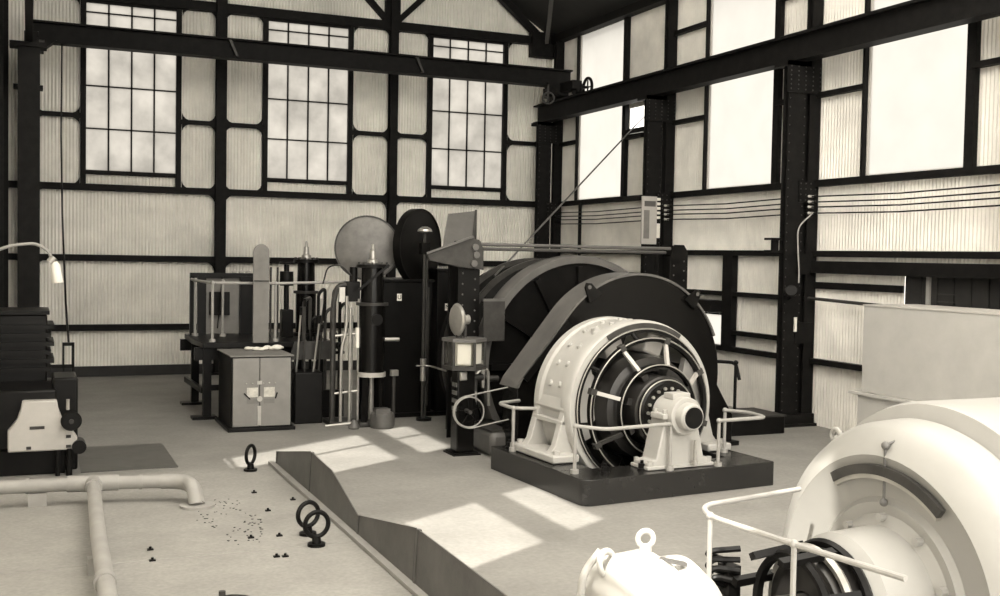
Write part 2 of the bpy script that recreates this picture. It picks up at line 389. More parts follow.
# ------------------------------------------------------------------ columns, runway, crane
def ibeam(mb, x0, x1, y0, y1, z0, z1, t=.03):     # vertical, flanges facing y
    xm = (x0+x1)/2; mb.box(x0, x1, y0, y0+t, z0, z1).box(x0, x1, y1-t, y1, z0, z1).box(xm - t/2, xm + t/2, y0+t, y1-t, z0, z1)
def rivets(mb, pts, nrm, r=.016):
    for p in pts:
        p = Vector(p); n = Vector(nrm); mb.cyl(p - n*.004, p + n*.012, r, r*.6, 8)
def side_column(y, lb, far=False):
    t = thing('steel_column', lb, 'column', (12.8, y, 0), 0, 'crane columns', 'structure')
    c = MB(); ibeam(c, 12.44, 12.82, y - .16, y - .0, .04, 6.5); c.build('crane_leg', STEEL, t)
    c = MB(); ibeam(c, 12.92, 13.15, y - .16, y - .0, .04, EAVE); c.build('wall_leg', STEEL, t)
    for z in (4.05, 1.5, 2.75): MB().box(12.70, 13.10, y - .185, y - .16, z, z + .38).build('batten_plate', STEEL, t)
    c = MB().box(12.38, 13.12, y - .2, y - .17, 6.0, 6.55).box(12.38, 12.9, y - .2, y + .2, 6.47, 6.55); c.build('cap_bracket', STEEL, t)
    MB().box(12.30, 13.17, y - .28, y + .28, 0, .05).box(12.36, 13.15, y - .22, y + .22, .05, .22).build('base_plate', STEEL, t)
    c = MB()
    rivets(c, [(12.45 + .08*i, y - .2, 6.06 + .08*k) for i in range(9) for k in range(6) if i in (0, 2, 4, 6, 8)], (0, -1, 0))
    rivets(c, [(12.74 + .11*i, y - .185, 4.09 + .1*k) for i in range(4) for k in range(4)], (0, -1, 0))
    rivets(c, [(x, y - .16, .3 + .16*k) for x in (12.47, 12.79) for k in range(36)], (0, -1, 0), .014)
    c.build('rivets', IRON, t)
    return t
side_column(16.1, 'steel crane column nearest the camera, in front of the side wall')
side_column(20.94, 'steel crane column with a paper notice, behind the drum')
side_column(26.5, 'corner crane column where end wall and side wall meet')
side_column(11.2, 'steel crane column outside the view beside the white casing')
def endcol(x, lb, w=.24):
    t = thing('steel_column', lb, 'column', (x, D - .2, 0), 0, 'end wall columns', 'structure')
    c = MB(); ibeam(c, x - w/2, x + w/2, D - .34, D - .10, 0, min(roofz(x), 11.5)); c.build('column_shaft', STEEL, t)
    MB().box(x - .25, x + .25, D - .45, D - .06, 0, .05).build('base_plate', STEEL, t)
endcol(4.25, 'end wall column behind the driver platform'); endcol(8.56, 'end wall column behind the black dial', .2)
def leftcol(y, lb):
    t = thing('steel_column', lb, 'column', (0, y, 0), 0, 'left columns', 'structure')
    c = MB(); ibeam(c, -.17, .19, y - .15, y + .15, 0, 6.5); c.build('column_shaft', STEEL, t)
    c = MB(); ibeam(c, -.68, -.4, y - .15, y + .15, 0, EAVE); c.build('wall_leg', STEEL, t)
    MB().box(-.3, .3, y - .2, y + .2, 6.47, 6.55).build('cap_bracket', STEEL, t)
    MB().box(-.3, .3, y - .25, y + .25, 0, .05).build('base_plate', STEEL, t)
leftcol(26.4, 'left corner crane column at the end wall'); leftcol(20.94, 'left crane column behind the dark machine')
for x, nm in ((12.63, 'right crane runway beam'), (.01, 'left crane runway beam')):
    hw = .15 if x > 5 else .06
    c = MB().box(x - hw, x + hw, Y0, D - .3, 6.55, 6.59).box(x - hw, x + hw, Y0, D - .3, 6.99, 7.03).box(x - .02, x + .02, Y0, D - .3, 6.59, 6.99)
    c.box(x - .03, x + .03, Y0, D - .3, 7.03, 7.08)
    struct(c.build('crane_runway_beam', STEEL), nm + ' carrying the travelling crane', 'beam')

YC = 25.4
t = thing('overhead_crane', 'long dark overhead crane girder spanning the hall before the end wall', 'crane', (6.3, YC, 7.1))
c = MB().box(.02, 12.86, YC - .02, YC + .02, 7.36, 7.78).box(.02, 12.86, YC - .16, YC + .16, 7.75, 7.79).box(.02, 12.86, YC - .17, YC + .17, 7.34, 7.38)
c.build('girder', STEEL, t)
for x in (4.15, 8.6): MB().prism([(0, 0), (.06, 0), (.22, -.36), (.16, -.36)], lambda a, b, d: (x + a, d, 7.76 + b), YC - .16, YC - .03).build('stiffener', IRON, t)
for x, s in ((12.63, 1), (.06, -1)):
    MB().box(x - .14, x + .14, YC - .85, YC + .85, 7.20, 7.42).build('end_carriage', STEEL, t, bevel=.01)
    MB().prism([(-.5, 0), (.1, 0), (.1, -.28), (-.15, -.28)], lambda a, b, d: (x + s*a, d, 7.40 + b), YC - .19, YC + .19).build('end_bracket', STEEL, t)
    for yy in (-.68, .68):
        w = MB().lathe([(.03, -.06), (.17, -.06), (.17, .05), (.2, .05), (.2, .08), (.03, .08)], (x + .06, YC + yy, 7.25), (1, 0, 0), 24).build('wheel', BLACK, t)
        MB().cyl((x - .1, YC + yy, 7.25), (x + .25, YC + yy, 7.25), .04).build('axle', IRON, w)
MB().ring((12.98, YC - .75, 7.28), (1, 0, 0), .23, .04).bar((12.98, YC - .75, 7.1), (12.98, YC - .75, 7.46), .03, .03).bar((12.98, YC - .93, 7.28), (12.98, YC - .57, 7.28), .03, .03).cyl((12.6, YC - .75, 7.28), (13.0, YC - .75, 7.28), .035).build('gear_wheel', BLACK, t)
MB().ring((12.1, YC - .3, 7.0), (0.5, 1, 0), .14, .025).cyl((12.1, YC - .3, 7.0), (12.1, YC - .1, 7.05), .03).bar((12.1, YC - .28, 6.88), (12.1, YC - .28, 7.35), .04, .04).build('chain_wheel', IRON, t)

# wires along the side wall, conduits
def wires(z, lb):
    c = MB()
    seg = [(26.3, z + .0), (24.0, z - .035), (20.95, z), (18.5, z - .04), (16.1, z), (13.7, z - .04), (11.2, z)]
    c.tube([(12.95, y, q) for y, q in seg], .014, 6)
    t = tag(c.build('power_cable', BLACK), lb, 'cable', 'cables along the side wall')
    for y in (20.72, 15.88):
        MB().cyl((12.9, y, z), (13.0, y, z), .02).ball((12.9, y, z), .026).build('insulator', CREAM, t)
for z, lb in ((4.16, 'uppermost of four dark cables along the side wall'), (4.06, 'second of four dark cables from the top on the side wall'), (3.97, 'third of four dark cables from the top on the side wall'), (3.86, 'lowest of four dark cables along the side wall')):
    wires(z, lb)
c = MB().tube(fillet([(12.88, 15.75, 3.85), (12.6, 15.8, 3.6), (12.62, 15.8, 3.2), (12.66, 15.8, 2.8), (12.66, 15.8, 2.6)], .15), .014, 8)
o = tag(c.build('flexible_conduit', RAILM), 'pale bent conduit running down the nearest crane column', 'conduit')
MB().box(12.66, 12.71, 15.88, 15.91, 1.72, 1.98).build('cable_tag', PAPER, o)
tag(MB().cyl((13.0, 16.2, 2.33), (13.0, 13.0, 2.25), .03, n=10).build('steam_pipe', IRON), 'thin dark pipe along the side wall right of the nearest column', 'pipe')
tag(MB().cyl((13.02, 25.0, 0), (13.02, 25.0, 4.45), .045, n=10).build('conduit_pipe', STEEL), 'thin upright dark pipe on the side wall near the corner', 'pipe')
t = thing('wall_bracket', 'short dark bracket sticking out left of the nearest crane column', 'bracket', (12.3, 16.1, 3.15))
MB().box(12.18, 12.44, 15.98, 16.2, 3.36, 3.40).build('upper_plate', STEEL, t); MB().box(12.18, 12.44, 15.98, 16.2, 3.14, 3.18).build('lower_plate', STEEL, t); MB().box(12.27, 12.40, 16.06, 16.12, 3.18, 3.36).build('web', STEEL, t)
t = thing('paper_notice', 'printed paper notice hung on the crane column behind the drum', 'notice', (12.42, 20.6, 3.3))
MB().box(12.24, 12.62, 20.60, 20.63, 3.3, 4.34).build('sheet', CREAM, t)
MB().box(12.30, 12.58, 20.594, 20.60, 4.12, 4.24).build('faded_heading', GREYP, t)
MB().box(12.29, 12.43, 20.594, 20.60, 3.42, 4.04).build('faded_drawing', GREYB, t)
MB().box(12.46, 12.52, 20.62, 20.77, 3.6, 3.7).build('wall_hook', STEEL, t)
t = thing('porcelain_rack', 'upright row of white porcelain insulators beside the paper notice', 'insulator rack', (12.72, 20.7, 3.5))
MB().box(12.66, 12.70, 20.72, 20.775, 3.4, 4.3).build('back_strip', STEEL, t)
for k in range(5): MB().box(12.66, 12.76, 20.68, 20.74, 3.86 + .1*k, 3.92 + .1*k).build('insulator', PAPER, t, bevel=.01)
MB().box(12.66, 12.76, 20.68, 20.74, 3.44, 3.76).build('insulator', PAPER, t, bevel=.01)
# spotlight-like bell on the nearest column
t = thing('signal_bell', 'small round dark bell bracket on the nearest crane column', 'bell', (12.5, 15.7, 2.4))
MB().lathe([(.02, 0), (.1, .02), (.12, .08), (.1, .1)], (12.44, 15.72, 2.42), (-.5, -.6, .5)).build('bell_dome', BLACK, t); MB().bar((12.46, 15.73, 2.42), (12.55, 15.93, 2.3), .03, .03).build('arm', BLACK, t)

# ------------------------------------------------------------------ hoist frame of reference
TH = math.radians(3.5)
F = Matrix.Translation((7.6, 11.7, 0)) @ Matrix.Rotation(TH, 4, 'Z')
def FP(a, b, z=0): return tuple(F @ Vector((a, b, z)))
AS, ZS = .07, 1.0          # motor shaft
AD, ZD = 1.27, 1.17        # drum shaft
def ft(name, label, cat, a, b, z=0, group=None): return thing(name, label, cat, FP(a, b, z), TH, group)

# plinth
t = ft('motor_plinth', 'low dark plinth with rounded corner under the cream motor', 'plinth', 0, 1.1)
def rpoly(a0, a1, b0, b1, r, n=6):
    P = []
    for cx, cy, s in ((a0+r, b0+r, PI), (a1-r, b0+r, 1.5*PI), (a1-r, b1-r, 0), (a0+r, b1-r, .5*PI)):
        P += [(cx + r*cos(s + .5*PI*k/n), cy + r*sin(s + .5*PI*k/n)) for k in range(n+1)]
    return P
id3 = lambda a, b, d: (a, b, d)
PH = .32
fc = [(-1.37 + .13*cos(PI + .5*PI*k/8), .0 + .13*sin(PI + .5*PI*k/8)) for k in range(9)]
PL = MB().prism(fc + [(1.53, 0), (1.53, .5), (-1.5, .5)], id3, 0, PH).box(-1.49, -1.0, .5, 2.4, 0, PH).box(1.12, 1.53, .5, 2.4, 0, PH).box(-1.0, 1.12, 2.1, 2.4, 0, PH).box(-1.0, 1.12, .5, 2.1, 0, .03)
PLM = mat('dark_plinth_iron', (0.014, 0.0133, 0.0123), 0.26, var=0.4, scale=5, bump=.04)
PL.build('bedplate', PLM, t, F, bevel=.008)
for a, b in ((-1.0, .2), (-.45, .2), (1.3, 1.15), (1.35, 1.8), (-1.3, 2.2)):
    MB().cyl((a, b, PH), (a, b, PH+.02), .06, n=16).cyl((a, b, PH+.02), (a, b, PH+.08), .045, n=6).cyl((a, b, PH+.08), (a, b, PH+.12), .022, n=10).build('holding_bolt', BLACK, t, F)

# motor
t = ft('hoist_motor', 'big cream open-frame electric motor with black brush gear', 'motor', AS, 1.5, .42)
B0, B1, RO, RI = .98, 1.95, 1.16, 1.045
YA = (0, 1, 0); oc = (AS, 0, ZS)
fr = MB()
prof = [(RI, B0), (RO - .03, B0), (RO - .015, B0 + .02), (RO, B0 + .08), (RO, B0 + .2), (RO - .03, B0 + .24), (RO - .03, B1 - .22), (RO, B1 - .18), (RO, B1 - .05), (RO - .06, B1), (RI, B1)]
fr.lathe(prof, oc, YA, 96, closed=True)
frm = fr.build('field_frame', WHITE, t, F)
for s in (-1, 1):
    # foot: cast haunch with a window, and sole plate
    P = [(s*.60, .94), (s*.78, 1.62), (s*.95, 1.55), (s*1.10, 1.15), (s*1.28, .52), (s*1.36, .42), (s*.98, .42)]
    ff = MB()
    for y0, y1 in ((B0 + .1, B0 + .22), (B1 - .2, B1 - .06)):
        ff.prism([(AS + a, b) for a, b in P], lambda a, b, d: (a, d, b), y0, y1)
    ff.prism([(AS + s*.86, 1.72), (AS + s*.98, 1.56), (AS + s*1.17, .98), (AS + s*1.12, .92), (AS + s*.95, 1.3)], lambda a, b, d: (a, d, b), B0 + .1, B1 - .1)
    ff.box(AS + min(s*1.0, s*1.2), AS + max(s*1.0, s*1.2), B0 + .1, B1 - .1, .78, .84)
    ff.build('foot', WHITE, t, F, bevel=.01)
    g = MB().box(AS + min(s*1.04, s*1.44), AS + max(s*1.04, s*1.44), B0 - .12, B1 + .12, PH + .01, PH + .11)
    sp = g.build('sole_plate', WHITE, t, F, bevel=.02)
    MB().box(AS + min(s*1.06, s*1.42), AS + max(s*1.06, s*1.42), B0 - .11, B1 + .11, PH, PH + .012).build('shim', BLACK, t, F)
    for b in (B0 - .02, B1): MB().cyl((AS + s*1.33, b, PH + .11), (AS + s*1.33, b, PH + .16), .05, n=6).build('bolt', WHITE, sp, F)
# rows of pole bolts round the frame
g = MB()
for k in range(-2, 15):
    th = PI * k / 12
    if sin(th) < -.1: continue
    for b in (B0 + .34, B0 + .58):
        if th < PI*.5 or th > PI*.97: continue
        p = Vector((AS + RO*.97*cos(th), b, ZS + RO*.97*sin(th))); q = Vector((AS + (RO + .0)*cos(th), b, ZS + (RO + .0)*sin(th)))
        MB().cyl(p, q, .045, .035, n=12).build('pole_bolt', WHITE, t, F)
bt = math.radians(118); bd = Vector((cos(bt), 0, sin(bt))); bc = Vector((AS, B0 + .36, ZS)) + bd*(RO - .05)
MB().cyl(bc, bc + bd*.09, .07, .055, n=20).build('lifting_boss', WHITE, t, F)
for rr, bb in ((1.048, B0 - .045), (.935, .785), (.597, .585), (.415, .425)): MB().ring((AS, bb, ZS), YA, rr, .009, 80, 6).build('ring_highlight', BRIGHT, t, F)  # bright hoops stand in for light glinting along the black rings
# arc nameplate on the front ring, over the top
npl = MB().lathe([(1.005, B0 - .02), (1.085, B0 - .02), (1.085, B0 + .01), (1.005, B0 + .01)], oc, YA, 40, closed=True, a0=0, a1=1)
def arc_plate(ri, ro, b0, b1, a0, a1, n=40):   # angles measured in the a-z plane from +a
    v = []
    for i in range(n+1):
        th = a0 + (a1-a0)*i/n
        for r, b in ((ri, b0), (ro, b0), (ro, b1), (ri, b1)): v.append((AS + r*cos(th), b, ZS + r*sin(th)))
    f = [(4*i+j, 4*i+4+j, 4*i+4+(j+1) % 4, 4*i+(j+1) % 4) for i in range(n) for j in range(4)] + [(0, 1, 2, 3), (4*n+3, 4*n+2, 4*n+1, 4*n)]
    return MB().add(v, f)
arc_plate(1.06, 1.125, B0 - .025, B0 + .01, math.radians(58), math.radians(122)).build('name_plate', IRON, t, F)
# inside: poles, coils
for k in range(8):
    th = PI/8 + k*PI/4
    d = Vector((cos(th), 0, sin(th))); c0 = Vector(oc) + Vector((0, (B0+B1)/2, 0))
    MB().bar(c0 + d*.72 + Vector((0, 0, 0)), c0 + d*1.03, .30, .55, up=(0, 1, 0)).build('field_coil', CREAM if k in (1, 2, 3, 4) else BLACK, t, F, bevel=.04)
MB().lathe([(.05, B0 + .1), (.70, B0 + .1), (.70, B1 - .05), (.05, B1 - .05)], oc, YA, 48).build('armature', BLACK, t, F)
MB().lathe([(.5, .74), (.68, .80), (.70, B0 + .1), (.5, B0 + .1)], oc, YA, 48, closed=True).build('armature_coil_heads', COPPER, t, F)
MB().lathe([(.05, .46), (.44, .46), (.46, .48), (.46, .9), (.05, .9)], oc, YA, 64).build('commutator', COPPER, t, F)
hb = MB().lathe([(.2, .40), (.38, .40), (.42, .43), (.42, .48), (.2, .48)], oc, YA, 48, closed=True).build('commutator_clamp_ring', GLOSS, t, F)
g = MB()
for k in range(18): th = 2*PI*k/18; MB().cyl((AS + .31*cos(th), .40, ZS + .31*sin(th)), (AS + .31*cos(th), .37, ZS + .31*sin(th)), .022, n=6).build('clamp_bolt', BRIGHT, hb, F)
# brush rings: outer ring at the frame, middle rocker ring, inner ring
MB().flatring(oc, YA, 1.0, 1.05, B0 - .04, B0 + .02, 96).build('guard_ring', BLACK, t, F)
MB().lathe([(.885, .80), (.925, .79), (.94, .82), (.94, .87), (.885, .87)], oc, YA, 80, closed=True).build('brush_rocker_ring', BLACK, t, F)
MB().lathe([(.565, .60), (.59, .59), (.605, .62), (.605, .68), (.565, .68)], oc, YA, 72, closed=True).build('inner_brush_ring', BLACK, t, F)
for k in range(8):
    th = PI/8 + .12 + k*PI/4; d = Vector((cos(th), 0, sin(th)))
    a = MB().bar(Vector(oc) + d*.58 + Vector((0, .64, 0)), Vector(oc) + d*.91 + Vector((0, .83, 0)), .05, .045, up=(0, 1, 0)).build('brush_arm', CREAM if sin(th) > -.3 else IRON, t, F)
    MB().bar(Vector(oc) + d*.88 + Vector((0, .82, 0)), Vector(oc) + d*.97 + Vector((0, .82, 0)), .08, .09, up=(0, 1, 0)).build('clamp', IRON, a, F)
    MB().bar(Vector(oc) + d*.50 + Vector((0, .56, 0)), Vector(oc) + d*.50 + Vector((0, .82, 0)), .09, .07, up=(d.x, 0, d.z)).build('brush_holder', COPPER, a, F)
for k in range(8):
    th = k*PI/4 + .2; d = Vector((cos(th), 0, sin(th)))
    MB().cyl(Vector(oc) + d*.91 + Vector((0, .84, 0)), Vector(oc) + d*1.02 + Vector((0, B0, 0)), .03, n=10).build('stay', BLACK, t, F)
MB().cyl((AS, .02, ZS), (AS, 2.66, ZS), .13, n=32).build('shaft', IRON, t, F)

# pedestal bearing
t = ft('pedestal_bearing', 'cream pedestal bearing at the near end of the motor shaft', 'bearing', AS, .2, .42)
P = [(-.50, .42), (-.37, .44), (-.24, ZS - .02), (.24, ZS - .02), (.37, .44), (.50, .42), (.50, PH + .01), (-.50, PH + .01)]
MB().prism([(AS + a, b) for a, b in P], lambda a, b, d: (a, d, b), .10, .42).build('pedestal', WHITE, t, F, bevel=.015)
MB().box(AS - .52, AS + .52, .07, .46, PH + .005, PH + .05).build('sole_plate', WHITE, t, F, bevel=.01)
MB().cyl((AS, -.02, ZS), (AS, .42, ZS), .24, n=32).box(AS - .31, AS + .31, .06, .34, ZS - .04, ZS + .03).build('bearing_cap', WHITE, t, F, bevel=.01)
MB().box(AS - .14, AS + .14, .1, .3, ZS + .2, ZS + .28).build('oil_lid', WHITE, t, F, bevel=.012)
MB().lathe([(.0, -.16), (.15, -.16), (.175, -.13), (.18, -.02), (.18, .0)], (AS, 0, ZS), YA, 28).build('shaft_end_cover', WHITE, t, F)
MB().cyl((AS + .0, -.172, ZS), (AS, -.15, ZS), .135, n=24).build('end_plug', BLACK, t, F)
for a in (-.26, .26):
    for b in (.1, .3): MB().cyl((AS + a, b, ZS + .03), (AS + a, b, ZS + .08), .03, n=6).build('cap_bolt', WHITE, t, F)
for a in (-.46, .46):
    for b in (.11, .41): MB().cyl((AS + a, b, PH + .05), (AS + a, b, PH + .12), .035, n=6).build('foot_bolt', WHITE, t, F)
MB().cyl((AS + .17, .02, PH + .05), (AS + .17, .02, .68), .022, n=10).cyl((AS + .17, .02, PH + .05), (AS + .17, .02, PH + .1), .04, n=10).build('oil_gauge', BRIGHT, t, F)

# handrails on the plinth
def rail(name, lb, posts, path, rr=.024, z0=.32, fr=.12, pre=F, m=RAILM, grp=None):
    p0 = posts[0]; w = (pre @ Vector((p0[0], p0[1], z0)))
    t = thing(name, lb, 'handrail', tuple(w), 0, grp)
    MB().tube(fillet(path, fr), rr, 10).build('top_rail', m, t, pre)
    for p in posts:
        pm = MB().cyl((p[0], p[1], z0), (p[0], p[1], p[2]), rr*.95, n=10).ball((p[0], p[1], p[2]), rr*1.5, n=12).build('post', m, t, pre)
        MB().cyl((p[0], p[1], z0), (p[0], p[1], z0 + .05), rr*2.2, n=14).build('foot_flange', m, pm, pre)
    return t
RZ = .91
rail('handrail', 'pale pipe handrail before the commutator, on the plinth', [(-1.38, .3, RZ), (-.14, .03, RZ)], [(-1.38, .3, RZ), (-1.1, .05, RZ - .02), (-.14, .03, RZ)])
rail('handrail', 'pale hooked handrail right of the pedestal bearing', [(.62, .03, RZ), (1.33, .8, RZ)], [(.62, .03, RZ), (1.42, .05, RZ), (1.5, .5, RZ), (1.33, .8, RZ)])
rail('handrail', 'short pale handrail at the far left corner of the plinth', [(-1.38, 1.95, RZ)], [(-.9, 1.75, RZ), (-1.38, 1.95, RZ), (-1.42, 2.35, RZ + .02), (-1.0, 2.5, RZ + .02)])

# gear case
t = ft('gear_case', 'huge black gear case with rounded top behind the motor', 'gear case', AD, 3.0)
P = []
R = 1.56
GX, GZ = AD - .12, 1.18
for k in range(0, 41):
    th = -.12 + (math.radians(140) + .12) * k / 40; P.append((GX + R*cos(th), GZ + R*sin(th)))
P += [(AD - 2.13, 1.20), (AD - 2.19, 1.08), (AD - 2.16, .02), (AD - 1.0, .02), (AD + 1.75, .02), (AD + 1.75, .5), (AD + 1.55, .8)]
GB0, GB1 = 2.72, 3.22
MB().prism(P, lambda a, b, d: (a, d, b), GB0, GB1).build('casing', GLOSS, t, F, bevel=.012)
# rim band, slightly proud, greyed to stand in for sky light on black
Q = P[8:43]; rim = MB(); rv = []
for (a, b) in Q:
    dx, dz = a - GX, b - GZ; l = math.hypot(dx, dz); n_ = (dx/l, dz/l)
    for o, d in ((-.01, GB0 - .03), (.025, GB0 - .03), (.025, GB1 + .03), (-.01, GB1 + .03)): rv.append((a + n_[0]*o, d, b + n_[1]*o))
k = len(Q)
rim.add(rv, [(4*i+j, 4*i+4+j, 4*i+4+(j+1) % 4, 4*i+(j+1) % 4) for i in range(k-1) for j in range(4)] + [(0, 1, 2, 3), (4*k-1, 4*k-2, 4*k-3, 4*k-4)])
rim.build('lit_rim_band', GREYP, t, F, sharp=30)
for th in (math.radians(124), math.radians(50)):
    c0 = Vector((GX + R*cos(th), GB0 - .05, GZ + R*sin(th))); dr = Vector((cos(th), 0, sin(th)))
    lg = MB()
    tz = dr.cross(Vector((0, 1, 0)))
    lg.prism([(-.12, -.12), (.12, -.12), (.06, .12), (0, .17), (-.06, .12)], lambda a, b, d: c0 + tz*a + dr*b + Vector((0, d, 0)), -.02, .02)
    lo = lg.build('lifting_lug', BLACK, t, F)
    MB().cyl(c0 + dr*.09 + Vector((0, -.03, 0)), c0 + dr*.09 + Vector((0, .03, 0)), .03).build('lug_hole', GREYP, lo, F)
MB().box(AD - 2.2, AD + 1.85, GB0 - .06, GB1 + .06, 0, .07).build('base_flange', BLACK, t, F)
g = MB().bar((AD - 2.08, GB0 - .03, 1.2), (AD - 1.35, GB0 - .03, 2.03), .10, .05, up=(0, 1, 0))
g.build('joint_flange', BLACK, t, F)

# drum
t = ft('winding_drum', 'big rope winding drum with spoked brake flange', 'drum', AD, 6.5)
od = (AD, 0, ZD)
MB().lathe([(1.72, 4.62), (1.83, 4.62), (1.85, 4.65), (1.85, 4.98), (1.75, 5.02), (1.72, 5.0)], od, YA, 96, closed=True).build('brake_path', GREYP, t, F)
MB().lathe([(.3, 4.72), (1.74, 4.72), (1.74, 4.95), (.3, 4.95)], od, YA, 72, closed=True).build('flange_web', BLACK, t, F)
for k in range(12):
    th = k*PI/6; d = Vector((cos(th), 0, sin(th)))
    MB().bar(Vector(od) + d*.4 + Vector((0, 4.68, 0)), Vector(od) + d*1.66 + Vector((0, 4.68, 0)), .10, .10, up=(0, 1, 0)).build('spoke', BLACK, t, F)
MB().lathe([(.05, 4.3), (.45, 4.3), (.5, 4.4), (.5, 4.75), (.05, 4.75)], od, YA, 32).build('hub', BLACK, t, F)
prof = [(1.5, 5.1)]
for k in range(30):
    y = 5.12 + k*.055; prof += [(1.68, y), (1.70, y + .02), (1.68, y + .045)]
prof += [(1.5, 6.8)]
MB().lathe(prof, od, YA, 72).build('rope_barrel', BLACK, t, F, sharp=60)
for y in (5.7, 6.3): MB().flatring(od, YA, 1.6, 1.79, y, y + .07, 72).build('barrel_ring', IRON, t, F)
MB().lathe([(1.3, 6.76), (1.6, 6.76), (1.6, 6.9), (1.3, 6.9)], od, YA, 72, closed=True).build('far_flange', BLACK, t, F)
MB().cyl((AD, 2.4, ZD), (AD, 8.0, ZD), .2, n=24).build('drum_shaft', IRON, t, F)
for y in (4.1, 7.6):
    MB().prism([(AD - .55, 0), (AD + .55, 0), (AD + .3, ZD + .3), (AD - .3, ZD + .3)], lambda a, b, d: (a, d, b), y - .15, y + .15).build('bearing_stand', BLACK, t, F)

# rope to the headframe through the hatch
tag(MB().tube([FP(AD - .9, 6.1, ZD + 1.46), (13.2, 22.45, 6.2), (14.6, 23.4, 7.0)], .017, 8).build('hoist_rope', GREYP), 'slanting dark hoisting rope from the drum to the side wall hatch', 'rope')

# brake posts and tie rods
def bpost(a0, a1, lb, top, arm):
    t = ft('brake_post', lb, 'brake post', (a0+a1)/2, 4.85)
    s = -1 if arm else 1
    for b in (4.66, 5.0):
        MB().prism([(a0, 0), (a1, 0), (a1, top - .12), ((a0+a1)/2 + .1, top), ((a0+a1)/2 - .1, top), (a0, top - .25)], lambda a, z, d: (a, d, z), b, b + .03).build('cheek_plate', BLACK, t, F)
    MB().box((a0+a1)/2 - .1, (a0+a1)/2 + .1, 4.69, 5.0, .02, top - .2).build('core', BLACK, t, F)
    g = MB(); rivets(g, [(a0 + .08 + (a1-a0-.16)*i, 4.66, 1.0 + .17*k + .08*i) for i in (0, 1) for k in range(12)], (0, -1, 0), .018)
    g.build('rivets', GREYP, t, F)
    return t
bl = bpost(-1.0, -.62, 'riveted brake post left of the drum, with a slanting arm', 3.22, True)
ar = MB().prism([(-1.6, 2.99), (-.86, 3.26), (-.70, 3.24), (-.62, 3.1), (-.62, 2.76), (-1.05, 2.80), (-1.56, 2.90)], lambda a, z, d: (a, d, z), 4.52, 4.58).build('slanting_arm', IRON, bl, F, bevel=.008)
MB().bar((-1.62, 4.5, 3.01), (-.82, 4.5, 3.29), .03, .03).build('arm_rod', GREYP, ar, F)
for a, z in ((-.78, 3.12), (-.76, 3.0), (-.80, 2.86)): MB().cyl((a, 4.48, z), (a, 4.53, z), .055, n=16).build('pin', GREYP, ar, F)
br = bpost(3.12, 3.5, 'riveted brake post right of the drum, under the tie rods', 3.24, False)
tr = ft('brake_tie_rod', 'long pale tie rods linking the two brake posts above the drum', 'tie rod', 1.3, 4.85, 3.1)
for z, b in ((3.17, 4.78), (3.10, 4.92)): MB().cyl((-.66, b, z), (3.2, b, z), .03, n=10).build('rod', GREYP, tr, F)
MB().box(3.2, 3.32, 4.72, 4.98, 3.06, 3.22).build('nut', BLACK, tr, F); MB().box(-.7, -.58, 4.72, 4.98, 3.06, 3.22).build('nut', BLACK, tr, F)
t = ft('sloping_guard', 'sloping grey sheet steel guard above the brake arm', 'guard', -.75, 5.35, 2.6)
MB().add([(-1.0, 5.3, 3.06), (-.48, 5.3, 3.1), (-.13, 5.9, 3.76), (-.64, 5.9, 3.69), (-1.0, 5.33, 3.01), (-.48, 5.33, 3.05), (-.13, 5.93, 3.71), (-.64, 5.93, 3.64)], [(0,1,2,3),(7,6,5,4),(0,4,5,1),(1,5,6,2),(2,6,7,3),(3,7,4,0)]).build('sloping_plate', GREYP, t, F)
MB().prism([(5.3, 2.6), (5.9, 2.6), (5.9, 3.78), (5.3, 3.12)], lambda a, z, d: (d + .58*(a - 5.3), a, z), -.48, -.44).build('side_plate', IRON, t, F)
MB().box(-.66, -.54, 5.7, 5.82, 0, 3.4).build('post', BLACK, t, F)

t = ft('guard_panel', 'small dark sheet panel on a thin stand between brake post and drum', 'panel', -.5, 4.45)
MB().box(-.66, -.28, 4.40, 4.43, 1.62, 2.28).build('sheet', IRON, t, F, bevel=.005)
MB().cyl((-.62, 4.47, 0), (-.62, 4.47, 2.3), .022, n=8).cyl((-.62, 4.47, 0), (-.62, 4.47, .03), .07, n=14).build('stand', BLACK, t, F)
MB().box(-.67, -.27, 4.395, 4.435, 2.26, 2.30).build('top_edge', GREYP, t, F)
# control housings behind (black masses), letter plates
def housing(x0, x1, y0, y1, h, lb, ch, lx, lz, grp=None):
    t = thing('control_housing', lb, 'housing', ((x0+x1)/2, (y0+y1)/2, 0), 0, grp)
    MB().box(x0, x1, y0, y1, 0, h).build('casing', BLACK, t, bevel=.015)
    MB().box(x0 - .03, x1 + .03, y0 - .03, y1 + .03, h, h + .05).build('top_plate', BLACK, t, bevel=.01)
    MB().box(x0 - .06, x1 + .06, y0 - .06, y1 + .06, 0, .08).build('base_plate', BLACK, t)
    p = MB().box(lx - .045, lx + .045, y0 - .012, y0 - .0, lz - .065, lz + .065).build('letter_plate', PAPER, t)
    p['label'] = 'small white plate with a dark letter ' + ch
    letter(ch, .11, 'letter', BLACK, p, Matrix.Translation((lx, y0 - .014, lz)) @ Matrix.Rotation(PI/2, 4, 'X'))
    for xx in (x1 - .12,): MB().box(xx, xx + .05, y0 - .05, y0, .2, h - .1).build('stiffening_strip', IRON, t)
    return t
housing(5.92, 6.86, 19.0, 20.4, 2.48, 'black steel housing with a letter U plate, under the black dial', 'U', 6.22, 2.2)
housing(6.96, 7.36, 19.0, 19.6, 2.68, 'narrow black steel housing with a letter N plate, left of the drum', 'N', 7.16, 2.02)
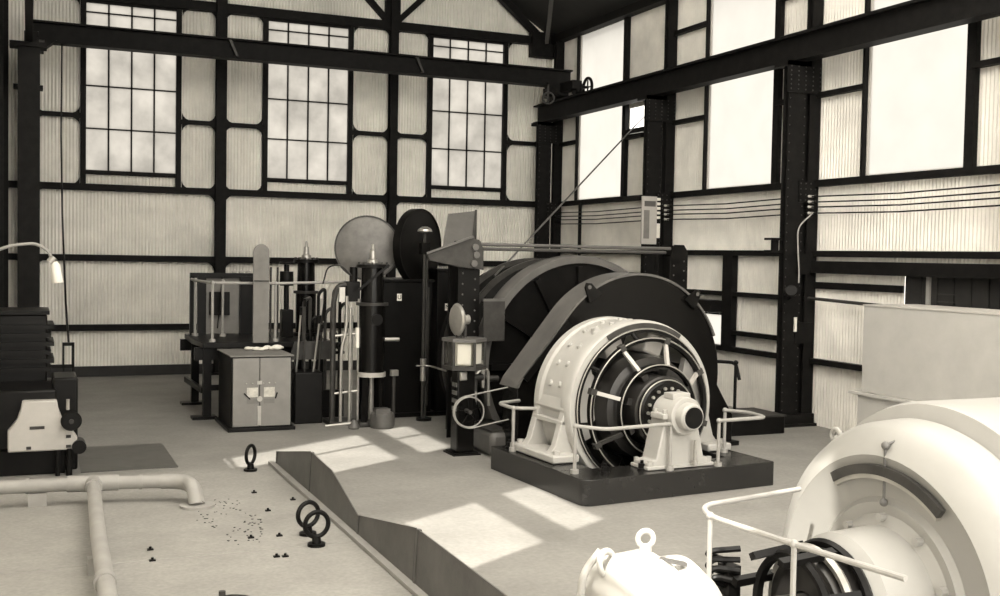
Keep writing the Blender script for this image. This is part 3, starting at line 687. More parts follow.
# low dark linkage bed under the brake gear
t = thing('brake_linkage', 'dark brake levers and cranks low between housing and gear case', 'linkage', (6.6, 16.3, 0))
MB().box(6.3, 6.9, 15.7, 16.2, 0, .35).build('bed', BLACK, t, bevel=.02)
MB().bar((6.32, 15.75, .45), (6.6, 16.15, 1.3), .09, .14).build('crank_lever', IRON, t)
MB().bar((6.45, 15.75, .4), (6.35, 16.15, 1.4), .07, .1).build('crank_lever', BLACK, t)
MB().tube(fillet([(6.35, 15.9, .3), (6.4, 15.9, 1.25), (6.6, 15.9, 1.35), (6.62, 15.9, .9)], .1), .03).build('bent_pipe', BRIGHT, t)
MB().tube(fillet([(6.5, 15.95, .3), (6.52, 15.95, 1.15), (6.72, 15.95, 1.2), (6.74, 15.95, .6)], .1), .025).build('bent_pipe', BRIGHT, t)
MB().cyl((6.2, 16.2, 1.0), (7.0, 16.2, 1.0), .05).build('cross_shaft', IRON, t)
MB().cyl((6.35, 16.15, 1.05), (6.35, 15.95, 1.05), .10, n=20).build('valve_body', IRON, t)

# dials
def dial(name, lb, c, nrm, R, mface, mrim, th, foot):
    c = Vector(c); n = Vector(nrm).normalized(); t = thing(name, lb, 'dial', (c.x - n.x*.1, c.y - n.y*.1, foot))
    MB().lathe([(0, -th), (R, -th), (R, 0), (R - .02, .012), (0, .012)], c, n, 64).build('disc', mface, t)
    MB().flatring(c, n, R - .015, R + .015, -th - .01, .02, 64).build('rim', mrim, t)
    MB().cyl((c.x - n.x*(th + .1), c.y - n.y*(th + .1), foot), (c.x - n.x*(th + .1), c.y - n.y*(th + .1), c.z + .1), .07, n=16).build('pillar', BLACK, t)
    MB().cyl(c - n*(th + .16), c - n*(th - .01), .1, n=20).build('hub_boss', BLACK, t)
    MB().cyl((c.x - n.x*(th + .1), c.y - n.y*(th + .1), foot), (c.x - n.x*(th + .1), c.y - n.y*(th + .1), foot + .05), .16, n=20).build('foot_flange', BLACK, t)
    return t
dial('depth_dial', 'round grey steel dial disc above the brake cylinder', (5.69, 19.3, 3.09), (-.25, -1, .08), .58, DISCG, IRON, .05, 0)
dial('depth_dial', 'large black round dial on top of the black housing', (6.68, 19.2, 3.14), (.6, -.8, 0), .68, BLACK, BLACK, .12, 2.53)

# tall lever stand
t = thing('signal_lever', 'tall thin dark lever rod with mushroom cap before the black housing', 'lever', (6.55, 18.5, 0))
MB().cyl((6.52, 18.5, 0), (6.52, 18.5, 3.42), .028, n=12).build('rod', IRON, t)
MB().cyl((6.58, 18.52, 0), (6.58, 18.52, 3.1), .022, n=12).build('rod', IRON, t)
MB().lathe([(0, .09), (.05, .085), (.12, .04), (.135, 0), (.03, -.02)], (6.52, 18.5, 3.40), (0, 0, 1), 24).build('mushroom_cap', BRIGHT, t)
MB().cyl((6.52, 18.48, .72), (6.52, 18.48, 1.12), .055, n=16).build('sleeve', BRIGHT, t)
MB().cyl((6.55, 18.5, 0), (6.55, 18.5, .05), .14, n=20).build('foot_flange', BLACK, t)
MB().box(6.44, 6.60, 18.42, 18.58, 3.0, 3.2).build('catch_block', BLACK, t)
MB().tube(fillet([(6.36, 18.4, 1.0), (6.6, 18.4, 1.0), (6.75, 17.6, .95), (6.35, 15.6, 1.12)], .1), .016, 8).build('side_handle', BRIGHT, t)

# ------------------------------------------------------------------ recorder stand
t = thing('speed_recorder', 'slim black recorder stand with glazed hexagonal lantern box', 'recorder stand', (6.03, 15.25, 0))
MB().box(5.83, 6.21, 15.06, 15.44, 0, .04).box(5.80, 6.24, 15.03, 15.47, 0, .02).build('base_plate', BLACK, t)
MB().box(5.88, 6.16, 15.11, 15.39, .04, 1.3).build('pillar', GLOSS, t, bevel=.02)
hexp = [(6.03 + .31*cos(PI/6 + k*PI/3 + .15), 15.25 + .31*sin(PI/6 + k*PI/3 + .15)) for k in range(6)]
hexq = [(6.03 + .34*cos(PI/6 + k*PI/3 + .15), 15.25 + .34*sin(PI/6 + k*PI/3 + .15)) for k in range(6)]
lb_ = MB().prism(hexq, id3, 1.28, 1.34).build('lantern_floor', IRON, t)
MB().prism(hexq, id3, 1.70, 1.75).build('lantern_roof', GREYP, t)
g = MB()
for a, b in hexp: g.cyl((a, b, 1.33), (a, b, 1.71), .022, n=8)
g.build('lantern_frame', IRON, t)
g = MB()
for k in range(6):
    (a, b), (c, d) = hexp[k], hexp[(k+1) % 6]; g.add([(a, b, 1.34), (c, d, 1.34), (c, d, 1.70), (a, b, 1.70)], [(0, 1, 2, 3)])
g.build('lantern_glass', LANTERN, t, fix=False)
MB().cyl((6.03, 15.25, 1.34), (6.03, 15.25, 1.69), .17, n=24).build('paper_drum', PAPER, t)
for k in (3, 4, 5):
    (a, b), (c_, d_) = hexp[k], hexp[(k+1) % 6]; m0 = Vector((a, b, 0)).lerp(Vector((c_, d_, 0)), .5); e = (Vector((c_, d_, 0)) - Vector((a, b, 0))).normalized(); inn = (Vector((6.03, 15.25, 0)) - m0).normalized()
    q0, q1 = m0 - e*.10 + inn*.03, m0 + e*.10 + inn*.03
    MB().bar((q0.x, q0.y, 1.52), (q1.x, q1.y, 1.52), .006, .30).build('chart_card', PAPER, t)
MB().lathe([(0, -.05), (.1, -.05), (.22, -.03), (.25, 0), (.22, .03), (.1, .05), (0, .05)], (5.93, 15.3, 2.02), (1, .1, 0), 36).build('bell_disc', BRIGHT, t)
MB().cyl((5.93, 15.3, 2.02), (6.12, 15.32, 2.02), .09, .07, n=20).build('disc_hub', BRIGHT, t)
MB().cyl((6.06, 15.3, 1.74), (6.06, 15.3, 2.1), .025, n=10).cyl((5.96, 15.3, 1.74), (5.96, 15.3, 1.80), .05, n=12).build('spindle', IRON, t)
MB().box(5.9, 6.02, 15.06, 15.12, 1.12, 1.26).build('oiler', BRIGHT, t, bevel=.02)
g = MB()
for k in range(4): g.box(5.862, 5.885, 15.13, 15.3, .66 + .12*k, .72 + .12*k)
g.build('side_tags', GREYP, t)
MB().cyl((6.15, 15.2, 1.15), (6.32, 15.2, 1.15), .05, n=12).cyl((6.2, 15.2, .95), (6.2, 15.2, 1.15), .03, n=10).build('side_valve', IRON, t)
wh = MB().ring((6.0, 14.93, .67), (0.12, 1, 0), .225, .012, 40, 8).build('drive_wheel', RAILM, t)
g = MB()
for k in range(5):
    th = k*2*PI/5 + .4; g.bar((6.0, 14.93, .67), (6.0 + .22*cos(th), 14.93 - .025*cos(th), .67 + .22*sin(th)), .010, .009, up=(0, 1, 0))
g.build('spokes', BLACK, wh)
MB().cyl((6.0, 14.88, .67), (6.02, 15.12, .67), .03, n=12).build('hub', IRON, wh)
# belt
A0 = Vector((6.0, 14.93, .67)); A1 = Vector(FP(AS, 2.4, 1.12)); d = (A1 - A0).normalized(); up = Vector((0, 0, 1)); nn = (up - d*up.dot(d)).normalized()
pts = []
for k in range(13): th = PI/2 + PI*k/12; pts.append(A0 + d*cos(th)*.24 + nn*sin(th)*.24)
for k in range(13): th = -PI/2 + PI*k/12; pts.append(A1 + d*cos(th)*.22 + nn*sin(th)*.22)
tag(MB().tube(pts, .011, 6, closed=True).build('drive_belt', RAILM), 'thin pale drive cord from the recorder wheel to the motor shaft', 'belt')
t = ft('belt_pulley', 'small dark pulley on the shaft behind the motor', 'pulley', AS, 2.4, .9)
MB().lathe([(.13, -.04), (.22, -.04), (.20, 0), (.22, .04), (.13, .04)], (AS, 2.4, 1.12), YA, 32, closed=True).build('pulley_rim', IRON, t, F)
t = thing('kerb_block', 'low grey iron block between recorder stand and plinth', 'block', (6.42, 15.3, 0))
MB().box(6.28, 6.62, 14.75, 15.6, 0, .38).build('block_body', GREYP, t, bevel=.08); MB().box(6.30, 6.60, 14.8, 15.55, .38, .40).build('cover_plate', IRON, t)

# ------------------------------------------------------------------ driver platform
t = thing('driver_platform', 'raised dark driver platform on legs, left of the brake cylinder', 'platform', (3.9, 20.8, 0))
MB().prism([(2.80, 21.9), (2.76, 20.6), (2.82, 19.62), (5.15, 19.5), (5.15, 21.9)][::-1], id3, 1.27, 1.37).build('deck', BLACK, t, bevel=.01)
MB().box(2.7, 5.1, 19.75, 19.85, 1.05, 1.27).build('deck_joist', BLACK, t)
MB().box(2.7, 5.1, 21.7, 21.8, 1.05, 1.27).build('deck_joist', BLACK, t)
for (x, y) in ((2.92, 19.8), (2.98, 21.75), (5.0, 19.8), (5.0, 21.75)):
    l = MB().box(x - .07, x + .07, y - .07, y + .07, .04, 1.27).build('leg', BLACK, t)
    MB().box(x - .26, x + .16, y - .14, y + .14, 0, .05).build('foot_plate', BLACK, l)
MB().bar((2.85, 19.85, .5), (2.8, 21.7, .5), .06, .1).build('side_brace', BLACK, t)
MB().bar((2.95, 19.8, .55), (5.0, 19.8, .55), .06, .1).build('front_brace', BLACK, t)
I4 = Matrix.Identity(4)
rail('handrail', 'pale pipe handrail along the edge of the driver platform', [(3.0, 19.75, 2.42), (2.9, 21.2, 2.42), (4.1, 19.66, 2.42), (3.38, 21.0, 2.42)], [(2.86, 21.5, 2.44), (2.9, 21.2, 2.42), (3.0, 19.75, 2.42), (4.1, 19.66, 2.42), (5.35, 19.5, 2.46)], .026, 1.37, .1, I4)
t = thing('switch_panel', 'dark framed switch panel standing on the driver platform', 'switch panel', (3.5, 21.5, 1.37))
MB().box(2.84, 4.2, 21.45, 21.55, 2.46, 2.56).box(2.84, 2.92, 21.45, 21.55, 1.37, 2.5).box(2.98, 3.14, 21.44, 21.56, 1.37, 2.5).box(3.78, 4.02, 21.40, 21.6, 1.37, 2.5).build('frame', BLACK, t)
MB().box(3.14, 3.78, 21.50, 21.54, 1.39, 2.46).build('slate_panel', GREYB, t)
MB().box(3.20, 3.58, 21.40, 21.50, 1.75, 2.2).build('switch_box', BLACK, t, bevel=.01)
MB().bar((3.42, 21.3, 2.5), (3.34, 21.34, 1.5), .02, .02).build('rod', BLACK, t)
g = MB()
for k in range(3): g.ball((3.68 + .13*k, 21.5, 2.58), .045, 1.2, 1, .8)
g.build('insulators', CREAM, t)
for z in (1.75, 1.95, 2.15, 2.35): MB().box(4.02, 4.14, 21.36, 21.46, z, z + .09).build('contact_block', IRON, t)
t = thing('tall_board', 'tall narrow grey board with a rounded top, behind the steel cabinet', 'board', (3.7, 19.42, 1.37))
pb = [(3.65, 1.37), (3.93, 1.37), (3.93, 2.98)] + [(3.79 + .14*cos(PI*k/12), 2.98 + .14*sin(PI*k/12)) for k in range(13)] + [(3.65, 2.98)]
MB().prism(pb, lambda a, b, d: (a, d, b), 19.40, 19.44).build('board_face', GREYB, t, bevel=.006)
MB().box(3.72, 3.86, 19.44, 19.52, 1.37, 2.7).build('backing_strip', IRON, t)
MB().box(3.66, 3.92, 19.38, 19.40, 2.46, 2.48).build('cross_strap', IRON, t)
# pieces on the platform
t = thing('waste_rag', 'crumpled pale rag lying on the steel cabinet', 'rag', (3.75, 19.2, 1.27))
g = MB()
for k in range(9): g.ball((3.52 + .07*k, 19.15 + random.uniform(-.1, .1), 1.29 + random.uniform(0, .03)), random.uniform(.05, .08), 1.3, 1, .6, 10)
g.build('cloth_folds', PAPER, t)
t = thing('valve_pillar', 'short black valve pillar with small handwheel on the driver platform', 'valve', (4.5, 20.6, 1.37))
MB().box(4.40, 4.62, 20.5, 20.7, 1.37, 1.9).build('valve_body', BLACK, t, bevel=.02)
MB().cyl((4.5, 20.6, 1.9), (4.5, 20.6, 2.75), .05, n=12).build('spindle', BLACK, t)
MB().cyl((4.5, 20.6, 2.35), (4.5, 20.6, 2.62), .13, n=16).build('bonnet', BLACK, t)
MB().ring((4.5, 20.6, 2.78), (0, 0, 1), .12, .025, 20).bar((4.38, 20.6, 2.78), (4.62, 20.6, 2.78), .03, .03).build('handwheel', BLACK, t)
for x in (4.2, 4.33): MB().cyl((x, 20.6, 1.37), (x, 20.6, 2.7), .022, n=8).build('rod', IRON, t)

# air cylinders
def aircyl(x, y, z0, s, lb, detail):
    t = thing('brake_cylinder', lb, 'cylinder', (x, y, z0 if not detail else 0))
    r = .225*s
    if detail:
        MB().box(x - .29, x + .29, y - .27, y + .27, 0, .08).build('base_plate', IRON, t, bevel=.02)
        g = MB()
        for k in range(4):
            th = PI/4 + k*PI/2; g.bar((x + .24*cos(th), y + .24*sin(th), .08), (x + .19*cos(th), y + .19*sin(th), .92), .11, .05, up=(cos(th), sin(th), 0))
        g.build('arched_skirt', BLACK, t)
        MB().lathe([(.17, .85), (.25, .85), (.25, .93), (.17, .93)], (x, y, 0), n=32, closed=True).build('collar', CREAM, t)
        MB().cyl((x, y, .1), (x, y, .9), .05, n=12).build('piston_rod', BRIGHT, t)
        zb, zm, zt = .93, 2.12, 2.74
    else:
        MB().cyl((x, y, z0), (x, y, z0 + .06), r*1.3, n=24).build('base_plate', BLACK, t)
        zb, zm, zt = z0 + .06, z0 + .85, z0 + 1.42
    MB().lathe([(0, zb), (r, zb), (r*1.02, zm - .05), (r*1.02, zm), (r*.9, zm), (r*.85, zt), (0, zt)], (x, y, 0), n=36).build('barrel', GLOSS, t)
    MB().lathe([(r*.9, zm - .03), (r*1.25, zm - .03), (r*1.25, zm + .02), (r*.9, zm + .02)], (x, y, 0), n=32, closed=True).build('middle_flange', IRON, t)
    MB().lathe([(0, zt), (r*1.25, zt), (r*1.25, zt + .06), (r*.5, zt + .08), (0, zt + .08)], (x, y, 0), n=32).build('top_flange', BLACK, t)
    g = MB()
    for k in range(10): th = 2*PI*k/10; g.cyl((x + r*1.12*cos(th), y + r*1.12*sin(th), zt + .05), (x + r*1.12*cos(th), y + r*1.12*sin(th), zt + .1), .02, n=6)
    g.build('bolts', IRON, t)
    MB().lathe([(0, .36), (.02, .35), (.025, .26), (.05, .24), (.06, .1), (.09, .08), (.1, 0)], (x, y, zt + .06), n=20).build('lubricator', BRIGHT, t)
    if detail:
        MB().cyl((x + .02, y - r*.9, 1.85), (x + .02, y - r*1.12, 1.85), .10, n=24).build('port_cover', BLACK, t)
        MB().lathe([(0, 0), (.2, 0), (.22, .05), (.2, .25), (.08, .32), (0, .32)], (x + .1, y - .35, 0), n=24).build('drain_trap', GREYP, t)
        MB().box(x - .05, x + .2, y - .5, y - .3, .2, .34).build('trap_lever', GREYP, t)
        MB().cyl((x + .38, y - .1, .02), (x + .38, y - .1, .95), .03, n=10).build('side_pipe', IRON, t)
        MB().box(x + .32, x + .45, y - .15, y - .05, .86, .96).build('pipe_valve', BRIGHT, t)
        MB().cyl((x + .2, y - .1, 1.5), (x + .46, y - .12, 1.5), .035, n=10).build('nozzle', BRIGHT, t)
    return t
aircyl(5.5, 18.3, 0, 1.0, 'tall black brake cylinder on an arched base, nearest the camera', True)
aircyl(4.97, 21.0, 1.37, .86, 'shorter black brake cylinder standing on the driver platform', False)
# valve gear with pipes left of cylinder
t = thing('valve_gear', 'cluster of bright valve rods and bent pipes left of the brake cylinder', 'valve gear', (5.0, 18.5, 0))
MB().box(4.78, 5.28, 18.3, 18.8, 0, .07).build('base_plate', IRON, t)
MB().tube(fillet([(4.83, 18.4, .05), (4.83, 18.4, 2.1), (4.9, 18.4, 2.42), (5.1, 18.4, 2.45), (5.2, 18.4, 2.3)], .22, 8), .045, 12).build('bent_pipe', IRON, t)
MB().tube(fillet([(4.97, 18.35, .05), (4.97, 18.35, 1.3), (5.06, 18.35, 1.7), (5.06, 18.35, 2.25)], .2, 8), .03, 10).build('bent_rod', BRIGHT, t)
for (x, y, z1, r) in ((5.12, 18.32, 2.05, .028), (5.28, 18.36, 2.2, .026), (5.20, 18.5, 1.9, .022), (4.92, 18.6, 2.3, .02)):
    MB().cyl((x, y, .05), (x, y, z1), r, n=10).build('valve_rod', BRIGHT if r > .021 else IRON, t)
MB().bar((5.3, 18.3, 1.7), (5.40, 18.2, .05), .05, .04).build('lever_bar', IRON, t)
MB().box(5.05, 5.3, 18.35, 18.55, 2.15, 2.5).build('valve_chest', BLACK, t, bevel=.02)
MB().cyl((5.2, 18.45, 2.5), (5.2, 18.45, 2.75), .07, n=16).build('chest_cap', BLACK, t)
MB().bar((5.22, 18.2, 2.35), (5.72, 18.05, 2.8), .045, .045).build('diagonal_pipe', BLACK, t)
MB().tube(fillet([(5.15, 18.4, 2.6), (4.95, 18.4, 2.8), (4.75, 18.5, 2.75), (4.7, 18.6, 2.45)], .15, 6), .014, 8).build('oil_pipe', IRON, t)
MB().box(5.22, 5.33, 18.30, 18.36, 1.35, 1.7).build('name_tag', PAPER, t); MB().box(5.32, 5.43, 18.24, 18.3, 2.12, 2.42).build('name_tag', PAPER, t)
for z in (.55, 1.55): MB().cyl((4.83, 18.4, z), (5.3, 18.36, z + .05), .024, n=10).build('cross_link', BRIGHT, t)
MB().box(4.9, 5.0, 18.25, 18.31, 2.15, 2.4).build('valve_handle', BRIGHT, t)
t = thing('tool_heap', 'small pale oil can and handles lying at the foot of the valve rods', 'oil can', (5.0, 17.95, 0))
MB().lathe([(0, 0), (.09, 0), (.1, .03), (.07, .1), (.02, .16), (0, .16)], (5.1, 17.95, 0)).build('can_body', GREYP, t)
MB().cyl((5.1, 17.95, .1), (4.6, 17.95, .07), .03, .02, n=10).build('spout', BRIGHT, t)
t = thing('hand_lever', 'tilted white lever handle above the driver platform', 'lever', (5.02, 20.1, 1.37))
MB().cyl((5.0, 20.0, 1.37), (5.1, 19.95, 2.3), .02, n=8).build('rod', IRON, t)
MB().cyl((4.98, 19.9, 2.12), (5.2, 19.9, 2.5), .05, .035, n=12).build('grip', PAPER, t)
t = thing('lever_frame', 'dark lever frame with several upright levers behind the steel cabinet', 'lever frame', (4.6, 18.9, 0))
MB().box(4.25, 4.75, 18.7, 19.3, 0, .9).build('frame_box', BLACK, t, bevel=.02)
for k, (x, h, lean) in enumerate(((4.3, 1.9, .05), (4.45, 2.05, -.03), (4.6, 1.75, .08), (4.7, 1.6, .02))):
    l = MB().cyl((x, 18.85, .85), (x + lean, 18.75, h), .018, n=8).build('lever', IRON if k % 2 else BRIGHT, t)
    MB().cyl((x + lean, 18.75, h), (x + lean*1.1, 18.73, h + .14), .026, n=8).build('grip', BLACK, l)
MB().prism([(4.2, 1.1), (4.95, 1.1), (4.95, 1.42), (4.3, 1.42)], lambda a, b, d: (a, d, b), 18.95, 19.0).build('front_plate', IRON, t)

t = thing('pipe_manifold', 'dark pipe manifold with valves between lever frame and valve rods', 'manifold', (4.75, 19.6, 0))
MB().box(4.45, 5.3, 19.33, 19.48, 0, .5).build('manifold_block', BLACK, t, bevel=.02)
for k, (x, z1) in enumerate(((4.55, 2.1), (4.68, 1.75), (4.82, 2.25), (4.95, 1.9), (5.1, 2.3), (5.22, 2.0))):
    p = MB().tube(fillet([(x, 19.40, .4), (x, 19.40, z1), (x + .12, 19.40, z1 + .1), (x + .12, 19.40, z1 - .5)], .08), .03, 8).build('pipe', BLACK if k % 3 else IRON, t)
    MB().box(x - .06, x + .06, 19.32, 19.45, z1*.62, z1*.62 + .12).build('valve', BLACK, p, bevel=.01)
    MB().ring((x, 19.31, z1*.62 + .06), (0, 1, 0), .055, .012, 16, 6).build('valve_wheel', IRON, p)
MB().cyl((4.4, 19.36, 1.15), (5.3, 19.36, 1.18), .03, n=8).build('cross_pipe', BLACK, t)
# steel cabinet
t = thing('steel_cabinet', 'grey steel two-door cabinet standing before the driver platform', 'cabinet', (3.58, 18.9, 0))
cx0, cx1, cy0, cy1, ch = 3.08, 4.08, 18.2, 19.5, 1.24
MB().box(cx0, cx1, cy0, cy1, .05, ch).build('body', BLACK, t, bevel=.008)
MB().box(cx0 - .06, cx1 + .06, cy0 - .06, cy1 + .03, 0, .06).build('base', BLACK, t, bevel=.01)
MB().box(cx0 - .03, cx1 + .03, cy0 - .04, cy1 + .02, ch, ch + .025).build('top', GREYB, t, bevel=.006)
CABM = mat('brushed_cabinet_steel', (0.20, 0.192, 0.178), 0.36, metal=.35, var=.12, scale=3)
for x0, x1 in ((cx0 + .02, 3.535), (3.545, cx1 - .02)):
    dd = MB().box(x0, x1, cy0 - .025, cy0, .08, ch - .02).build('door', CABM, t, bevel=.005)
    xm = 3.42 if x0 < 3.5 else 3.70
    pl = MB().box(xm - .09, xm + .09, cy0 - .032, cy0 - .025, .57, .73).build('label_plate', FADED, dd)
    MB().box(xm - .09, xm + .09, cy0 - .031, cy0 - .025, .46, .54).build('lower_label', GREYB, dd)
    MB().bar((xm - .14 if x0 < 3.5 else xm + .13, cy0 - .035, .64), (xm - .04 if x0 < 3.5 else xm + .1, cy0 - .035, .54), .03, .02).build('latch', BLACK, dd)
    g = MB()
    for k in range(3): g.ball((xm - .1 + .1*k, cy0 - .026, .80), .014)
    g.build('rivets', BRIGHT, dd)
MB().box(3.505, 3.565, cy0 - .04, cy0 - .025, .1, .42).build('closing_strip', BRIGHT, t)
MB().cyl((3.54, cy0 - .045, .54), (3.54, cy0 - .02, .54), .045, n=20).build('lock', BRIGHT, t)
MB().box(3.50, 3.58, cy0 - .035, cy0 - .025, .78, .84).build('catch', BRIGHT, t)

# ------------------------------------------------------------------ dark machine on the left
t = thing('compressor', 'dark machine with a pale shield-shaped end plate by the left wall', 'machine', (.0, 16.2, 0))
MB().box(-.66, .46, 15.5, 16.6, 0, .34).build('bed', BLACK, t, bevel=.02)
sh = [(-.24, .34), (.60, .34), (.60, .50), (.52, .62), (.42, .74), (.37, .88), (.35, 1.0), (-.07, 1.0), (-.09, .88), (-.13, .76), (-.24, .62)]
MB().prism(sh, lambda a, b, d: (a, d, b), 15.32, 15.5).build('end_plate', CREAM, t, bevel=.02)
MB().box(-.6, .35, 15.5, 16.6, .34, 1.12).box(.3, .62, 15.7, 16.5, 0, 1.25).build('crankcase', BLACK, t, bevel=.03)
MB().box(-.7, .25, 16.6, 17.7, 0, 2.05).build('cylinder_block', BLACK, t, bevel=.03)
for k in range(6): MB().box(-.7, .34 if k % 2 else .30, 16.55, 17.5, 1.25 + .12*k, 1.31 + .12*k).build('cooling_rib', BLACK, t)
MB().box(-.7, .28, 16.58, 17.7, 2.05, 2.10).build('head_plate', BLACK, t)
w = MB().lathe([(.03, 0), (.11, 0), (.13, .03), (.11, .06), (.03, .06)], (.52, 15.22, .74), (0, -1, 0), 24).build('handwheel', BLACK, t)
MB().cyl((.52, 15.45, .74), (.52, 15.12, .74), .03).build('spindle', IRON, w)
MB().cyl((.48, 15.25, .88), (.48, 15.25, 1.02), .022, n=10).build('grease_cup', BRIGHT, t)
MB().box(.02, .20, 15.31, 15.33, .63, .67).build('slot', IRON, t)
MB().box(-.02, .04, 15.31, 15.33, .37, .41).box(.46, .52, 15.31, 15.33, .37, .41).box(.46, .52, 15.31, 15.33, .5, .54).build('bolts', IRON, t)
MB().cyl((.62, 15.25, .38), (.62, 15.55, .38), .09, n=20).build('side_valve', BLACK, t)
MB().cyl((.36, 15.35, 0), (.36, 15.35, .34), .03).cyl((.5, 15.35, 0), (.5, 15.35, .36), .04).build('drain_pipe', BLACK, t)
t = thing('upright_frame', 'small dark upright frame where the hanging cord ends', 'frame', (.55, 17.5, 0))
MB().box(.47, .50, 17.48, 17.54, 0, 1.57).box(.60, .64, 17.48, 17.54, 0, 1.57).box(.47, .64, 17.48, 17.54, 1.53, 1.58).box(.2, .64, 17.48, 17.54, 1.2, 1.25).build('bars', BLACK, t)
MB().box(.42, .7, 17.4, 17.62, 0, .04).build('foot', BLACK, t)
tag(MB().tube([(.66, 25.3, 7.36), (.60, 23.5, 5.2), (.56, 21.0, 3.6), (.55, 18.6, 2.1), (.56, 17.5, 1.56)], .016, 6).build('hanging_cord', BLACK), 'thin dark cord hanging from crane girder down to the small frame', 'cord')
t = thing('gooseneck_lamp', 'gooseneck lamp with a small pale shade, above the dark machine', 'lamp', (-.66, 16.5, 2.1))
pth = fillet([(-.66, 16.6, 2.12), (-.5, 16.5, 2.9), (-.2, 16.5, 3.02), (.1, 16.5, 3.05), (.26, 16.5, 2.95), (.32, 16.5, 2.8)], .2, 6)
MB().tube(pth, .022, 8).build('gooseneck', RAILM, t)
MB().cyl((-.66, 16.6, 2.1), (-.66, 16.6, 2.14), .09, n=16).build('base', BLACK, t)
MB().lathe([(.03, .0), (.06, -.05), (.075, -.3), (.06, -.3), (.05, -.06), (.02, -.02)], (.345, 16.5, 2.8), (-.12, 0, 1), 20, closed=True).build('shade', PAPER, t)
MB().cyl((.27, 16.5, 2.78), (.34, 16.5, 2.86), .05, n=12).build('socket', BRIGHT, t)
t = thing('wall_box', 'tall dark box against the left wall behind the dark machine', 'box', (-.4, 18.5, 0))
MB().box(-.7, -.1, 18.2, 18.9, 0, 1.6).build('box_body', BLACK, t, bevel=.02); MB().box(-.68, -.12, 18.18, 18.2, .1, 1.5).build('front_lid', DARKBOARD, t)

# ------------------------------------------------------------------ foreground pipes and rings
t = thing('floor_pipe', 'thick pale pipe with tee and elbow lying across the slab', 'pipe', (.69, 13.4, .03))
ZP = .26
MB().tube(fillet([(-.7, 13.55, ZP), (.7, 13.45, ZP), (1.70, 13.27, ZP), (1.76, 12.95, ZP), (1.78, 12.84, .06)], .1, 8), .078, 20).build('cross_pipe', LAGGED, t)
MB().tube(fillet([(1.45, 13.31, ZP), (1.66, 13.25, ZP), (1.78, 13.05, ZP - .02), (1.80, 12.86, .05)], .16, 8), .088, 20).build('elbow', LAGGED, t)
MB().cyl((1.80, 12.86, .03), (1.80, 12.86, .06), .2, n=28).build('floor_flange', LAGGED, t)
MB().tube([(.70, 13.45, ZP), (.62, 11.0, ZP), (.57, 8.6, ZP)], .075, 20).build('branch_pipe', LAGGED, t)
MB().tube([(.42, 13.48, ZP), (.98, 13.41, ZP)], .095, 20).cyl((.70, 13.45, ZP), (.695, 13.2, ZP), .095, n=20).build('tee', LAGGED, t)
MB().cyl((1.20, 13.36, ZP), (1.24, 13.355, ZP), .09, n=20).cyl((-.02, 13.52, ZP), (.02, 13.515, ZP), .09, n=20).build('coupling', LAGGED, t)
MB().cyl((.585, 9.5, ZP), (.58, 9.36, ZP), .09, n=20).build('joint_collar', LAGGED, t)
for x, y in ((.1, 13.5), (.6, 10.5), (.58, 9.0)): MB().box(x - .1, x + .1, y - .06, y + .06, .03, ZP - .08).build('pipe_support', LAGGED, t)

def ringbolt(x, y, rot, lb, first=None):
    if first is not None: return dup(first, (x, y, .03), lb, 'lifting rings', rot)
    t = thing('ring_bolt', lb, 'ring bolt', (x, y, .03), rot, 'lifting rings')
    MB().ring((x, y, .25), (0, 1, 0), .125, .024, 32, 10).build('ring', BLACK, t, Matrix.Translation((x, y, 0)) @ Matrix.Rotation(rot, 4, 'Z') @ Matrix.Translation((-x, -y, 0)))
    MB().cyl((x, y, .03), (x, y, .06), .09, n=18).cyl((x, y, .06), (x, y, .13), .05, .04, n=14).build('shank', BLACK, t)
    return t
rb = ringbolt(2.76, 14.75, math.radians(52), 'iron lifting ring at the far edge of the slab, alone')
ringbolt(2.70, 11.2, math.radians(20), 'iron lifting ring, the farther of the close pair', rb)
ringbolt(2.68, 10.75, math.radians(8), 'iron lifting ring, the nearer of the close pair', rb)
def stud(x, y, lb):
    t = thing('floor_bolt', lb, 'bolt', (x, y, .03), 0, 'bolts in the slab')
    MB().box(x - .03, x + .03, y - .022, y + .022, .03, .045).cyl((x, y, .045), (x, y, .065), .013, n=8).build('nut', BLACK, t)
STUD = [(1.11, 11.14), (1.09, 10.74), (2.55, 13.38), (2.52, 12.39), (2.91, 12.85), (2.41, 11.25), (2.12, 11.27), (2.22, 10.48), (2.30, 10.46)]
names = ['small black bolt in the slab, farther of two beside the branch pipe', 'small black bolt in the slab, nearer of two beside the branch pipe', 'small black bolt in the slab close before the single ring', 'small black bolt in the slab between single ring and ring pair', 'small black bolt at the slab edge by the second steel plate', 'small black bolt in the slab left of the nearer ring of the pair', 'small black bolt in the slab just below the ring of tiny spots', 'small black bolt in the slab nearest the camera, left of two', 'small black bolt in the slab nearest the camera, right of two']
for (x, y), lb in zip(STUD, names): stud(x, y, lb)
g = MB()
for k in range(90):
    a = random.uniform(0, 2*PI); r = random.gauss(.24, .06); g.cyl((2.06 + r*cos(a), 12.12 + r*3.2*sin(a), .028), (2.06 + r*cos(a), 12.12 + r*3.2*sin(a), .034), random.uniform(.006, .015), n=6)
o = g.build('tar_spots', BLACK); tag(o, 'ring of tiny dark spots spattered on the slab', 'spots', None, 'stuff')
t = thing('valve_bonnet', 'dark rounded valve top at the bottom edge of the picture', 'valve', (1.1, 7.75, .03))
MB().lathe([(.1, .03), (.22, .03), (.24, .1), (.2, .26), (.25, .30), (.25, .36), (.19, .43), (.05, .46), (0, .46)], (1.36, 8.0, 0), n=32).build('bonnet', BLACK, t)
MB().cyl((1.30, 8.0, .44), (1.30, 8.0, .52), .025, n=10).build('spindle', IRON, t)

